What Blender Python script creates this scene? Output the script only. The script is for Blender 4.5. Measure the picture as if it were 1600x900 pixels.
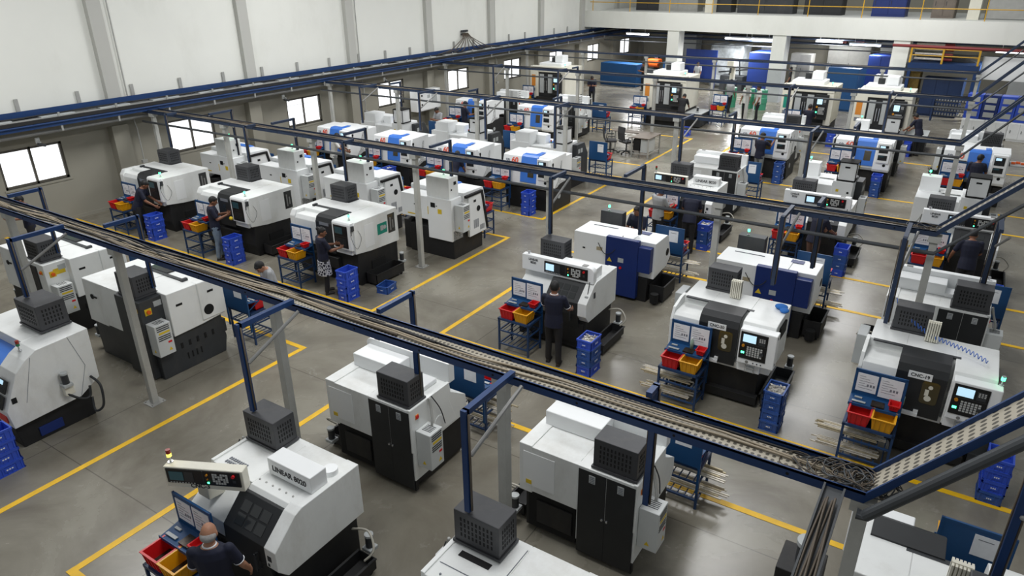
import bpy, bmesh, math, random
from mathutils import Vector, Matrix
random.seed(7)
C = bpy.context.scene.collection
for o in list(bpy.data.objects): bpy.data.objects.remove(o)
R = math.radians
# ------------------------------------------------------------------ camera, world, lights, exposure
cam_d = bpy.data.cameras.new('camera'); cam = bpy.data.objects.new('camera', cam_d); C.objects.link(cam)
cam_d.sensor_width = 36; cam_d.lens = 36*1097.6/1600; cam_d.clip_end = 300
PI_, RO_, YA_ = R(24.169), R(0.5063), R(32.930)
fw = Vector((-math.sin(YA_)*math.cos(PI_), math.cos(YA_)*math.cos(PI_), -math.sin(PI_)))
r0 = Vector((math.cos(YA_), math.sin(YA_), 0)); d0 = fw.cross(r0)
rt = math.cos(RO_)*r0 + math.sin(RO_)*d0; dn = -math.sin(RO_)*r0 + math.cos(RO_)*d0
cam.matrix_world = Matrix(((rt.x, -dn.x, -fw.x, 0), (rt.y, -dn.y, -fw.y, 0), (rt.z, -dn.z, -fw.z, 6.6), (0, 0, 0, 1)))
bpy.context.scene.camera = cam
sc = bpy.context.scene
w = bpy.data.worlds.new('world'); sc.world = w; w.use_nodes = True
bg = w.node_tree.nodes['Background']; bg.inputs[0].default_value = (0.93, 0.97, 1.0, 1); bg.inputs[1].default_value = 0.30
def area(name, loc, sx, sy, power, rot=(0,0,0), col=(1,1,1)):
    l = bpy.data.lights.new(name, 'AREA'); l.shape = 'RECTANGLE'; l.size = sx; l.size_y = sy; l.energy = power; l.color = col
    o = bpy.data.objects.new(name, l); C.objects.link(o); o.location = loc; o.rotation_euler = rot; return o
for i, (x, y, p) in enumerate([(-15.5, 7, 520), (-4, 6, 400), (-15.5, 17, 570), (-4.5, 17, 490), (-13, 27, 560), (-4, 27, 530), (-14, 36, 560), (-4, 36, 540)]):
    area('high_bay_light', (x, y, 9.5), 3.2, 3.2, p)
sc.view_settings.view_transform = 'Standard'; sc.view_settings.look = 'None'; sc.view_settings.gamma = 1
sc.view_settings.use_curve_mapping = False; sc.view_settings.exposure = 0.0
# ------------------------------------------------------------------ materials
def lin(c): return tuple(((v/255)/12.92 if v/255 <= .04045 else ((v/255+.055)/1.055)**2.4) for v in c)
MATS = {}
def mat(name, rgb, rough=.5, metal=0, var=0.0, scale=3.0, bump=0, em=None, ems=0, dirt=None, dirtamt=0.0, alpha=None, coat=0):
    m = bpy.data.materials.new(name); m.use_nodes = True; nt = m.node_tree; b = nt.nodes['Principled BSDF']
    c = lin(rgb); b.inputs['Base Color'].default_value = (*c, 1); b.inputs['Roughness'].default_value = rough; b.inputs['Metallic'].default_value = metal
    if coat: b.inputs['Coat Weight'].default_value = coat
    if var or dirt:
        tc = nt.nodes.new('ShaderNodeTexCoord'); n = nt.nodes.new('ShaderNodeTexNoise'); n.inputs['Scale'].default_value = scale; n.inputs['Detail'].default_value = 5; n.inputs['Roughness'].default_value = .6
        nt.links.new(tc.outputs['Object'], n.inputs['Vector'])
        rp = nt.nodes.new('ShaderNodeValToRGB'); rp.color_ramp.elements[0].position = .3; rp.color_ramp.elements[1].position = .7
        lo = tuple(max(0, v*(1-var)) for v in c); hi = tuple(min(1, v*(1+var)) for v in c)
        rp.color_ramp.elements[0].color = (*lo, 1); rp.color_ramp.elements[1].color = (*hi, 1)
        nt.links.new(n.outputs['Fac'], rp.inputs['Fac']); out = rp.outputs['Color']
        if dirt:
            n2 = nt.nodes.new('ShaderNodeTexNoise'); n2.inputs['Scale'].default_value = scale*.7; n2.inputs['Detail'].default_value = 8; n2.inputs['Roughness'].default_value = .7
            mp = nt.nodes.new('ShaderNodeMapping'); mp.inputs['Location'].default_value = (3.1, 7.7, 1.3); mp.inputs['Scale'].default_value = (1, 1, .45)
            nt.links.new(tc.outputs['Object'], mp.inputs['Vector']); nt.links.new(mp.outputs[0], n2.inputs['Vector'])
            r2 = nt.nodes.new('ShaderNodeValToRGB'); r2.color_ramp.elements[0].position = .52; r2.color_ramp.elements[1].position = .82
            r2.color_ramp.elements[0].color = (0, 0, 0, 1); r2.color_ramp.elements[1].color = (dirtamt,)*3 + (1,)
            nt.links.new(n2.outputs['Fac'], r2.inputs['Fac'])
            mx = nt.nodes.new('ShaderNodeMixRGB'); mx.inputs[2].default_value = (*lin(dirt), 1)
            nt.links.new(r2.outputs['Color'], mx.inputs[0]); nt.links.new(out, mx.inputs[1]); out = mx.outputs[0]
        nt.links.new(out, b.inputs['Base Color'])
        if bump:
            bp = nt.nodes.new('ShaderNodeBump'); bp.inputs['Strength'].default_value = bump; nt.links.new(n.outputs['Fac'], bp.inputs['Height']); nt.links.new(bp.outputs[0], b.inputs['Normal'])
    if em: b.inputs['Emission Color'].default_value = (*lin(em), 1); b.inputs['Emission Strength'].default_value = ems
    if alpha is not None: b.inputs['Alpha'].default_value = alpha
    MATS[name] = m; return m
mat('white_paint', (232, 234, 232), .42, var=.04, scale=2.2, dirt=(150, 140, 120), dirtamt=.35)
mat('white_clean', (238, 240, 240), .4, var=.02, scale=2)
mat('offwhite', (224, 221, 206), .45, var=.04, scale=2, dirt=(150, 138, 110), dirtamt=.3)
mat('grey_panel', (176, 180, 180), .5, var=.05, scale=3)
mat('black_paint', (34, 36, 38), .5, var=.15, scale=4)
mat('base_black', (27, 27, 28), .6, var=.25, scale=5, dirt=(80, 72, 60), dirtamt=.3)
mat('charcoal', (52, 55, 58), .5, var=.1, scale=4, dirt=(110, 104, 95), dirtamt=.25)
mat('transformer_dark', (62, 63, 66), .5, var=.1, scale=4, dirt=(120, 115, 108), dirtamt=.25)
mat('void_black', (9, 9, 10), .8)
mat('blue_steel', (20, 54, 102), .42, var=.1, scale=4, dirt=(60, 70, 90), dirtamt=.3)
mat('blue_dull', (38, 54, 80), .5, var=.12, scale=4, dirt=(74, 78, 84), dirtamt=.4)
mat('rack_blue', (28, 58, 98), .5, var=.12, scale=5, dirt=(60, 66, 80), dirtamt=.4)
mat('board_blue', (18, 70, 118), .5, var=.06, scale=3)
mat('cabinet_blue', (20, 44, 108), .45, var=.06, scale=3)
mat('door_blue', (62, 122, 214), .35, var=.03, scale=2)
mat('crate_blue', (50, 84, 196), .42, var=.08, scale=6)
mat('crate_dull', (48, 86, 158), .45, var=.12, scale=6, dirt=(90, 100, 120), dirtamt=.4)
mat('bin_red', (206, 26, 30), .4, var=.06, scale=5)
mat('bin_yellow', (224, 160, 18), .4, var=.06, scale=5)
mat('parts_dark', (62, 54, 46), .4, metal=.5, var=.5, scale=30, bump=.6)
mat('parts_light', (200, 196, 188), .35, metal=.3, var=.3, scale=30, bump=.6)
mat('paper', (232, 234, 238), .7, var=.04, scale=14)
mat('ink_grey', (120, 124, 132), .7)
mat('steel_grey', (168, 168, 164), .45, metal=.2, var=.08, scale=4)
mat('column_paint', (186, 186, 180), .5, var=.08, scale=2.5, dirt=(130, 126, 116), dirtamt=.5)
mat('pipe_grey', (132, 132, 130), .45, metal=.2, var=.08, scale=3)
mat('pipe_dark', (70, 73, 76), .5, metal=.2, var=.1, scale=3)
mat('cage_mesh', (118, 96, 34), .6, var=.35, scale=22)
mat('deep_blue', (22, 46, 84), .5, var=.12, scale=4)
mat('ebox_grey', (204, 207, 206), .5, var=.04, scale=3)
mat('tray_metal', (150, 142, 128), .55, metal=.3, var=.2, scale=8)
mat('cable_dark', (84, 74, 62), .6)
mat('cable_grey', (150, 138, 118), .6)
mat('cable_black', (28, 28, 30), .6)
mat('cable_blue', (60, 110, 200), .5)
mat('chrome', (200, 202, 205), .25, metal=.8)
mat('brass_stock', (190, 178, 150), .4, metal=.4, var=.25, scale=20)
mat('stock_steel', (216, 210, 198), .4, metal=.4, var=.2, scale=20)
mat('wood_stock', (178, 146, 104), .6, var=.2, scale=15)
mat('screen_lit', (190, 225, 245), .3, em=(190, 228, 250), ems=.75)
mat('screen_dark', (30, 40, 46), .2, em=(70, 120, 130), ems=.12)
mat('panel_black', (22, 23, 25), .4)
mat('key_white', (190, 192, 190), .5)
mat('estop_red', (214, 24, 34), .4)
mat('switch_orange', (226, 96, 26), .4)
mat('knob_amber', (196, 130, 30), .4)
mat('label_yellow', (222, 190, 40), .6)
mat('label_orange', (214, 136, 50), .6)
mat('label_teal', (22, 140, 120), .6)
mat('text_black', (46, 46, 48), .6)
mat('text_orange', (226, 84, 50), .6)
mat('text_white', (230, 232, 235), .6)
mat('lamp_green', (60, 230, 150), .4, em=(70, 255, 160), ems=6)
mat('lamp_green_off', (46, 120, 84), .4)
mat('lamp_amber', (250, 230, 90), .4, em=(255, 230, 80), ems=3)
mat('lamp_red_off', (150, 42, 30), .4)
mat('glass_dark', (44, 46, 46), .15, coat=.5)
mat('window_warm', (66, 58, 34), .15, coat=.5)
mat('hose_dark', (42, 44, 46), .5)
mat('hose_light', (176, 172, 160), .5)
mat('skin', (128, 86, 64), .55, var=.05, scale=9)
mat('skin_light', (164, 118, 92), .55, var=.05, scale=9)
mat('hair_black', (18, 16, 16), .6)
mat('hair_grey', (150, 148, 146), .7, var=.15, scale=40)
mat('shirt_navy', (15, 20, 44), .75, var=.1, scale=12)
mat('shirt_grey', (158, 160, 162), .75, var=.06, scale=12)
mat('shirt_white', (206, 206, 202), .75, var=.06, scale=12)
mat('pants_black', (26, 26, 30), .8, var=.1, scale=10)
mat('pants_jeans', (112, 128, 146), .8, var=.25, scale=7)
mat('pants_grey', (118, 122, 122), .8, var=.15, scale=8)
mat('pants_brown', (92, 66, 56), .8, var=.15, scale=8)
mat('shoe', (38, 34, 32), .6)
mat('cloth_blue', (40, 110, 190), .8)
mat('yellow_line', (236, 186, 16), .5, var=.1, scale=6, dirt=(170, 140, 60), dirtamt=.35)
mat('rail_yellow', (206, 160, 40), .45, var=.06, scale=6)
mat('pipe_red', (122, 34, 36), .45)
mat('wall_white', (226, 227, 220), .75, var=.025, scale=.5, dirt=(196, 196, 186), dirtamt=.5)
mat('wall_grey', (146, 143, 131), .75, var=.04, scale=.6, dirt=(132, 128, 116), dirtamt=.45)
mat('pilaster_white', (182, 182, 176), .75, var=.03, scale=.6)
mat('window_frame', (84, 80, 72), .5, var=.05)
mat('pane_lit', (250, 252, 255), .3, em=(250, 253, 255), ems=1.25)
mat('tube_lit', (255, 255, 255), .3, em=(245, 250, 255), ems=5)
mat('fabric_dark', (58, 58, 60), .9, var=.1, scale=20)
mat('table_wood', (112, 102, 92), .5, var=.12, scale=4)
mat('green_paint', (70, 150, 118), .5, var=.08, scale=4)
mat('tarp', (176, 182, 184), .35, var=.25, scale=5, bump=.5)
mat('clear_green', (150, 176, 160), .2)
# skirt with a white pattern
def patterned():
    m = bpy.data.materials.new('skirt_pattern'); m.use_nodes = True; nt = m.node_tree; b = nt.nodes['Principled BSDF']; b.inputs['Roughness'].default_value = .8
    tc = nt.nodes.new('ShaderNodeTexCoord'); v = nt.nodes.new('ShaderNodeTexVoronoi'); v.inputs['Scale'].default_value = 16; v.feature = 'DISTANCE_TO_EDGE'
    nt.links.new(tc.outputs['Object'], v.inputs['Vector']); r = nt.nodes.new('ShaderNodeValToRGB'); r.color_ramp.interpolation = 'CONSTANT'
    r.color_ramp.elements[0].color = (*lin((190, 190, 196)), 1); r.color_ramp.elements[1].position = .11; r.color_ramp.elements[1].color = (*lin((34, 34, 48)), 1)
    nt.links.new(v.outputs['Distance'], r.inputs[0]); nt.links.new(r.outputs[0], b.inputs['Base Color']); MATS['skirt_pattern'] = m
patterned()
def floor_mat():
    m = bpy.data.materials.new('concrete_floor'); m.use_nodes = True; nt = m.node_tree; N = nt.nodes.new; L = nt.links.new; b = nt.nodes['Principled BSDF']
    tc = N('ShaderNodeTexCoord')
    def noise(s, d, ro, off):
        mp = N('ShaderNodeMapping'); mp.inputs['Location'].default_value = off; L(tc.outputs['Object'], mp.inputs['Vector'])
        n = N('ShaderNodeTexNoise'); n.inputs['Scale'].default_value = s; n.inputs['Detail'].default_value = d; n.inputs['Roughness'].default_value = ro; n.inputs['Distortion'].default_value = .6; L(mp.outputs[0], n.inputs['Vector']); return n
    a = noise(.55, 9, .62, (0, 0, 0)); r = N('ShaderNodeValToRGB'); r.color_ramp.elements[0].position = .3; r.color_ramp.elements[1].position = .72
    r.color_ramp.elements[0].color = (*lin((104, 98, 86)), 1); r.color_ramp.elements[1].color = (*lin((148, 144, 131)), 1); L(a.outputs['Fac'], r.inputs[0])
    s = noise(1.7, 10, .7, (5, 3, 0)); r2 = N('ShaderNodeValToRGB'); r2.color_ramp.elements[0].position = .6; r2.color_ramp.elements[1].position = .78; r2.color_ramp.elements[1].color = (.55,)*3+(1,); L(s.outputs['Fac'], r2.inputs[0])
    mx = N('ShaderNodeMixRGB'); mx.inputs[2].default_value = (*lin((178, 176, 168)), 1); L(r2.outputs[0], mx.inputs[0]); L(r.outputs[0], mx.inputs[1])
    s2 = noise(.9, 6, .6, (15, 31, 0)); r3 = N('ShaderNodeValToRGB'); r3.color_ramp.elements[0].position = .58; r3.color_ramp.elements[1].position = .75; r3.color_ramp.elements[1].color = (.62,)*3+(1,); L(s2.outputs['Fac'], r3.inputs[0])
    mx2 = N('ShaderNodeMixRGB'); mx2.inputs[2].default_value = (*lin((96, 92, 84)), 1); L(r3.outputs[0], mx2.inputs[0]); L(mx.outputs[0], mx2.inputs[1])
    bk = N('ShaderNodeTexBrick'); bk.offset = 0; bk.inputs['Scale'].default_value = 1; bk.inputs['Brick Width'].default_value = 3.6; bk.inputs['Row Height'].default_value = 3.6; bk.inputs['Mortar Size'].default_value = .008
    bk.inputs['Color1'].default_value = bk.inputs['Color2'].default_value = (1, 1, 1, 1); bk.inputs['Mortar'].default_value = (.55, .55, .55, 1); L(tc.outputs['Object'], bk.inputs['Vector'])
    mu = N('ShaderNodeMixRGB'); mu.blend_type = 'MULTIPLY'; mu.inputs[0].default_value = 1; L(mx2.outputs[0], mu.inputs[1]); L(bk.outputs['Color'], mu.inputs[2]); L(mu.outputs[0], b.inputs['Base Color'])
    mr = N('ShaderNodeMapRange'); mr.inputs['To Min'].default_value = .16; mr.inputs['To Max'].default_value = .36; L(a.outputs['Fac'], mr.inputs['Value']); L(mr.outputs[0], b.inputs['Roughness'])
    MATS['concrete_floor'] = m
floor_mat()
# perforated sheet (light-grey sheet with dark holes)
def perf(name, base, hole, s, flat=False):
    m = bpy.data.materials.new(name); m.use_nodes = True; nt = m.node_tree; b = nt.nodes['Principled BSDF']; b.inputs['Roughness'].default_value = .5
    tc = nt.nodes.new('ShaderNodeTexCoord'); v = nt.nodes.new('ShaderNodeTexVoronoi'); v.inputs['Scale'].default_value = s; v.inputs['Randomness'].default_value = 0
    if flat: v.voronoi_dimensions = '2D'
    nt.links.new(tc.outputs['Object'], v.inputs['Vector']); r = nt.nodes.new('ShaderNodeValToRGB'); r.color_ramp.interpolation = 'CONSTANT'
    r.color_ramp.elements[0].color = (*lin(hole), 1); r.color_ramp.elements[1].position = .3; r.color_ramp.elements[1].color = (*lin(base), 1)
    nt.links.new(v.outputs['Distance'], r.inputs[0]); nt.links.new(r.outputs[0], b.inputs['Base Color']); MATS[name] = m
perf('perforated_tray', (170, 163, 147), (78, 74, 66), 18, True)
perf('perforated_white', (215, 217, 216), (60, 62, 64), 11)
# ------------------------------------------------------------------ mesh helpers
class MB:
    def __init__(s): s.bm = bmesh.new()
    def face(s, vs, mi=0, flip=False):
        try:
            f = s.bm.faces.new(vs if not flip else vs[::-1]); f.material_index = mi; return f
        except ValueError: return None
    def box(s, x0, x1, y0, y1, z0, z1, mi=0, bev=0):
        if bev:
            t = bmesh.new(); v = [t.verts.new(p) for p in ((x0,y0,z0),(x1,y0,z0),(x1,y1,z0),(x0,y1,z0),(x0,y0,z1),(x1,y0,z1),(x1,y1,z1),(x0,y1,z1))]
            for q in ((3,2,1,0),(4,5,6,7),(0,1,5,4),(1,2,6,5),(2,3,7,6),(3,0,4,7)): t.faces.new([v[i] for i in q])
            bmesh.ops.bevel(t, geom=list(t.edges), offset=bev, segments=2, affect='EDGES', profile=.5); s.merge(t, mi); return s
        v = [s.bm.verts.new(p) for p in ((x0,y0,z0),(x1,y0,z0),(x1,y1,z0),(x0,y1,z0),(x0,y0,z1),(x1,y0,z1),(x1,y1,z1),(x0,y1,z1))]
        for q in ((3,2,1,0),(4,5,6,7),(0,1,5,4),(1,2,6,5),(2,3,7,6),(3,0,4,7)): s.face([v[i] for i in q], mi)
        return s
    def merge(s, t, mi=0):
        mp = {v: s.bm.verts.new(v.co) for v in t.verts}
        for f in t.faces: s.face([mp[v] for v in f.verts], mi)
        t.free()
    def prism(s, prof, a0, a1, axis='x', mi=0, bev=0):
        # polygon prof extruded along axis: x -> prof=(y,z); y -> prof=(x,z); z -> prof=(x,y)
        f = {'x': lambda p, a: (a, p[0], p[1]), 'y': lambda p, a: (p[0], a, p[1]), 'z': lambda p, a: (p[0], p[1], a)}[axis]
        t = bmesh.new(); A = [t.verts.new(f(p, a0)) for p in prof]; B = [t.verts.new(f(p, a1)) for p in prof]; n = len(prof)
        t.faces.new(A); t.faces.new(B[::-1])
        for i in range(n): t.faces.new((A[i], B[i], B[(i+1) % n], A[(i+1) % n]))
        bmesh.ops.recalc_face_normals(t, faces=t.faces)
        if bev: bmesh.ops.bevel(t, geom=list(t.edges), offset=bev, segments=2, affect='EDGES', profile=.5)
        s.merge(t, mi); return s
    def tube(s, pts, r, n=8, mi=0, caps=True):
        pts = [Vector(p) for p in pts]; rs = r if isinstance(r, (list, tuple)) else [r]*len(pts); rings = []
        up = None
        for i, p in enumerate(pts):
            d = (pts[min(i+1, len(pts)-1)] - pts[max(i-1, 0)]).normalized()
            if up is None: up = Vector((0, 0, 1)) if abs(d.z) < .9 else Vector((1, 0, 0))
            a = d.cross(up)
            if a.length < 1e-4: a = d.cross(Vector((0, 1, 0)))
            a.normalize(); b = a.cross(d).normalized(); up = b
            rings.append([s.bm.verts.new(p + rs[i]*(math.cos(2*math.pi*k/n)*a + math.sin(2*math.pi*k/n)*b)) for k in range(n)])
        for i in range(len(rings)-1):
            for k in range(n): s.face([rings[i][k], rings[i][(k+1) % n], rings[i+1][(k+1) % n], rings[i+1][k]], mi)
        if caps: s.face(rings[0][::-1], mi); s.face(rings[-1], mi)
        return s
    def cyl(s, p0, p1, r, n=16, mi=0): return s.tube([p0, p1], r, n, mi)
    def bar(s, p0, p1, wd, ht, mi=0):   # rectangular bar between two points
        p0, p1 = Vector(p0), Vector(p1); d = (p1-p0).normalized(); up = Vector((0, 0, 1)) if abs(d.z) < .95 else Vector((0, 1, 0))
        a = d.cross(up).normalized(); b = a.cross(d).normalized()
        v = [s.bm.verts.new(p + a*wd/2*i + b*ht/2*j) for p in (p0, p1) for i, j in ((-1,-1),(1,-1),(1,1),(-1,1))]
        for q in ((0,1,2,3),(7,6,5,4),(0,4,5,1),(1,5,6,2),(2,6,7,3),(3,7,4,0)): s.face([v[i] for i in q], mi)
        return s
    def quad(s, a, b, c, d, mi=0): s.face([s.bm.verts.new(p) for p in (a, b, c, d)], mi); return s
    def sphere(s, c, r, mi=0, seg=12, scale=(1,1,1)):
        t = bmesh.new(); bmesh.ops.create_uvsphere(t, u_segments=seg, v_segments=max(6, seg*2//3), radius=1)
        for v in t.verts: v.co = Vector((c[0]+v.co.x*r*scale[0], c[1]+v.co.y*r*scale[1], c[2]+v.co.z*r*scale[2]))
        s.merge(t, mi); return s
    def build(s, name, mats, parent=None, smooth=False, bevel=0):
        bmesh.ops.recalc_face_normals(s.bm, faces=s.bm.faces)
        me = bpy.data.meshes.new(name); s.bm.to_mesh(me); s.bm.free()
        for m in ([mats] if isinstance(mats, str) else mats): me.materials.append(MATS[m])
        if smooth:
            for p in me.polygons: p.use_smooth = True
        o = bpy.data.objects.new(name, me); C.objects.link(o)
        if parent: o.parent = parent
        return o
def thing(name, label, cat, loc=(0,0,0), rz=0, group=None):
    o = bpy.data.objects.new(name, None); C.objects.link(o); o.location = loc; o.rotation_euler = (0, 0, rz); o.empty_display_size = .2
    o['label'] = label; o['category'] = cat
    if group: o['group'] = group
    return o
def tag(o, label, cat, group=None, kind=None):
    o['label'] = label; o['category'] = cat
    if group: o['group'] = group
    if kind: o['kind'] = kind
    return o
def struct(o): o['kind'] = 'structure'; return o
def kids(o): return [c for c in bpy.data.objects if c.parent == o]
TREE = {}
def copy_tree(o, parent=None, loc=None, rz=None, label=None, group=None):
    if o.name not in TREE: TREE[o.name] = kids(o)
    c = o.copy(); C.objects.link(c); c.parent = parent
    for ch in TREE[o.name]: copy_tree(ch, c)
    if loc is not None: c.location = loc
    if rz is not None: c.rotation_euler = (0, 0, rz)
    if label: c['label'] = label
    if group: c['group'] = group
    return c
def text(name, s, size, loc, rot, m, parent, align='CENTER', bold=False):
    cu = bpy.data.curves.new(name, 'FONT'); cu.body = s; cu.size = size; cu.align_x = align; cu.align_y = 'CENTER'; cu.extrude = .0015
    if bold: cu.offset = size*.02
    o = bpy.data.objects.new(name, cu); C.objects.link(o)
    dg = bpy.context.evaluated_depsgraph_get(); me = bpy.data.meshes.new_from_object(o.evaluated_get(dg)); bpy.data.objects.remove(o)
    me.materials.clear(); me.materials.append(MATS[m])
    o = bpy.data.objects.new(name, me); C.objects.link(o); o.parent = parent; o.location = loc; o.rotation_euler = rot; return o
# ------------------------------------------------------------------ machine pieces
def vents(mb, face, u0, u1, v0, v1, w0, nu, nv, mi=1, sw=.35, sh=.7):
    # little slots on a face: face = ('y-',y) etc.  u is horizontal, v is z
    for i in range(nu):
        for j in range(nv):
            a = u0 + (u1-u0)*(i+.5-sw/2)/nu; b = a + (u1-u0)*sw/nu
            c = v0 + (v1-v0)*(j+.5-sh/2)/nv; d = c + (v1-v0)*sh/nv
            if face == 'y': mb.box(a, b, w0-.003, w0+.003, c, d, mi)
            elif face == 'x': mb.box(w0-.003, w0+.003, a, b, c, d, mi)
            else: mb.box(a, b, c, d, w0-.003, w0+.003, mi)
def transformer(par, x0, x1, y0, y1, z0, z1, m='transformer_dark', holes='void_black', name='transformer_box'):
    b = MB(); b.box(x0, x1, y0, y1, z0+.03, z1, 0, .008); b.box(x0-.015, x1+.015, y0-.015, y1+.015, z0, z0+.03, 0)
    t = b.build(name, m, par)
    if m != 'transformer_dark': return t
    v = MB()
    w, d, h = x1-x0, y1-y0, z1-z0
    for yy in (y0, y1): vents(v, 'y', x0+.12*w, x1-.12*w, z0+.22*h, z1-.15*h, yy, 9, 4, 0, .4, .62)
    for xx in (x0, x1): vents(v, 'x', y0+.15*d, y1-.15*d, z0+.22*h, z1-.15*h, xx, 6, 4, 0, .4, .62)
    v.build('vent_slots', holes, t); return t
def ebox(par, x0, x1, y0, y1, z0, z1, out):
    # grey stabiliser cabinet hung on a side; out=+1/-1 is the side its face looks to (x)
    b = MB(); b.box(x0, x1, y0, y1, z0, z1, 0, .008); e = b.build('electrical_box', 'ebox_grey', par)
    xf = x1 if out > 0 else x0; h = z1-z0; d = y1-y0; v = MB()
    for zz in (z0+.80*h, z0+.86*h, z0+.92*h, z0+.50*h, z0+.56*h, z0+.62*h): v.box(xf-.003, xf+.003, y0+.12*d, y1-.12*d, zz, zz+.03*h, 0)
    v.box(xf-.003, xf+.004, y0+.12*d, y1-.2*d, z0+.70*h, z0+.76*h, 1); v.box(xf-.003, xf+.004, y0+.12*d, y0+.35*d, z0+.36*h, z0+.42*h, 2)
    for k in range(5): v.box(x0+.2*(x1-x0), x1-.2*(x1-x0), y0+d*(.25+.11*k), y0+d*(.25+.11*k)+.012, z1-.002, z1+.003, 0)
    c = (y0+.28*d, z0+.17*h); v.prism([(c[0]-.035, c[1]-.03), (c[0]+.035, c[1]-.03), (c[0], c[1]+.035)], xf-.002, xf+.004, 'x', 1)
    for yy in (y0, y1):
        cx = (x0+x1)/2; v.prism([(cx-.03, z0+.12*h), (cx+.03, z0+.12*h), (cx, z0+.22*h)], yy-.003, yy+.003, 'y', 1)
    v.build('vent_and_labels', ['charcoal', 'label_yellow', 'estop_red'], e); return e
def keypad(par, w, h, mode, loc, rot, lit=True, name='control_panel'):
    # flat black panel in its own local frame (x right, y = outward is -y, z up) with screen, keys, stop button
    b = MB(); b.box(-w/2, w/2, -.008, .012, -h/2, h/2, 0, .004); p = b.build(name, 'panel_black', par); p.location = loc; p.rotation_euler = rot
    s = MB(); k = MB()
    if mode == 'wide':     # screen + soft keys at left, key grid right
        s.box(-.46*w, -.27*w, -.012, 0, -.28*h, .32*h); k.box(-.255*w, -.13*w, -.011, 0, -.34*h, .36*h, 1)
        for i in range(9): k.box(-.46*w+i*.04*w, -.46*w+i*.04*w+.02*w, -.012, 0, -.45*h, -.40*h, 0)
        for i in range(6):
            for j in range(5):
                if (i*3+j) % 5: k.box(.13*w+i*.036*w, .13*w+i*.036*w+.028*w, -.013, 0, -.36*h+j*.15*h, -.36*h+j*.15*h+.115*h, 0)
        k.cyl((.42*w, -.03, .28*h), (.42*w, 0, .28*h), .1*h, 14, 2); k.cyl((.06*w, -.025, .26*h), (.06*w, 0, .26*h), .07*h, 12, 3); k.cyl((.06*w, -.02, -.05*h), (.06*w, 0, -.05*h), .05*h, 12, 3)
        k.box(-.005*w, .005*w, -.011, 0, -.5*h, .5*h, 1); k.box(.40*w, .44*w, -.012, 0, -.2*h, 0, 4)
        k.box(.05*w, .075*w, -.013, 0, -.36*h, -.26*h, 5)
    elif mode == 'tall':   # screen on top, keypad below
        s.box(-.4*w, .08*w, -.012, 0, .14*h, .42*h); k.box(.16*w, .42*w, -.011, 0, .12*h, .40*h, 4)
        for i in range(6):
            for j in range(5): k.box(-.22*w+i*.1*w, -.22*w+i*.1*w+.07*w, -.013, 0, -.36*h+j*.075*h, -.36*h+j*.075*h+.05*h, 0)
        for i in range(3):
            for j in range(3): k.box(.2*w+i*.08*w, .2*w+i*.08*w+.05*w, -.013, 0, .24*h+j*.05*h, .27*h+j*.05*h, 0)
        k.cyl((-.36*w, -.03, .0), (-.36*w, 0, .0), .05*h, 14, 3); k.box(-.42*w, -.30*w, -.014, 0, -.3*h, -.23*h, 5)
        k.cyl((.34*w, -.03, -.2*h), (.34*w, 0, -.2*h), .06*h, 14, 4); k.box(-.46*w, .46*w, -.011, 0, .07*h, .085*h, 1)
    else:                  # dim grey keypad with small screen
        s.box(-.4*w, .15*w, -.012, 0, .12*h, .42*h); k.box(-.42*w, .42*w, -.011, 0, .0, .012*h, 1)
        for i in range(7):
            for j in range(5): k.box(-.38*w+i*.11*w, -.38*w+i*.11*w+.06*w, -.012, 0, -.4*h+j*.07*h, -.4*h+j*.07*h+.04*h, 4)
    s.build('screen', 'screen_lit' if lit else 'screen_dark', p); k.build('keys_and_buttons', ['key_white', 'charcoal', 'estop_red', 'knob_amber', 'charcoal', 'lamp_green'], p)
    return p
def tower(par, x, y, z, lit='green'):
    b = MB(); b.cyl((x, y, z), (x, y, z+.08), .012, 8, 0); b.cyl((x, y, z), (x, y, z+.012), .03, 12, 0); t = b.build('tower_light_pole', 'chrome', par)
    seq = {'green': [('lamp_green', .05)], 'stack': [('lamp_amber', .04), ('lamp_red_off', .05)], 'off': [('lamp_green_off', .04), ('lamp_red_off', .05)]}[lit]
    zz = z+.08
    for m, h in seq:
        c = MB(); c.cyl((x, y, zz), (x, y, zz+h), .026, 14); c.build('lamp_segment', m, t); zz += h
    if lit == 'green':
        c = MB(); c.cyl((x, y, zz), (x, y, zz+.015), .024, 12); c.build('lamp_cap', 'chrome', t)
def chip_tray(par, x0, x1, y0, y1, z1, m='base_black'):
    b = MB(); t = .012
    b.box(x0, x1, y0, y1, .07, .085); b.box(x0, x0+t, y0, y1, .085, z1); b.box(x1-t, x1, y0, y1, .085, z1); b.box(x0, x1, y0, y0+t, .085, z1); b.box(x0, x1, y1-t, y1, .085, z1)
    b.box(x0-.02, x0, y0, y1, z1-.02, z1); b.box(x1, x1+.02, y0, y1, z1-.02, z1)
    c = b.build('chip_tray', m, par)
    for x in (x0+.05, x1-.05):
        for y in (y0+.06, y1-.06):
            q = MB(); q.cyl((x-.015, y, .035), (x+.015, y, .035), .035, 12); q.build('wheel', 'void_black', c)
    return c
def hose(par, pts, r=.014, m='hose_dark', name='hose'):
    # smooth a polyline with catmull-rom
    P = [Vector(p) for p in pts]; out = []
    for i in range(len(P)-1):
        a, b, c, d = P[max(i-1, 0)], P[i], P[i+1], P[min(i+2, len(P)-1)]
        for k in range(6):
            t = k/6; out.append(.5*((2*b)+(-a+c)*t+(2*a-5*b+4*c-d)*t*t+(-a+3*b-3*c+d)*t**3))
    out.append(P[-1]); return MB().tube(out, r, 7).build(name, m, par, True)
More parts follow.
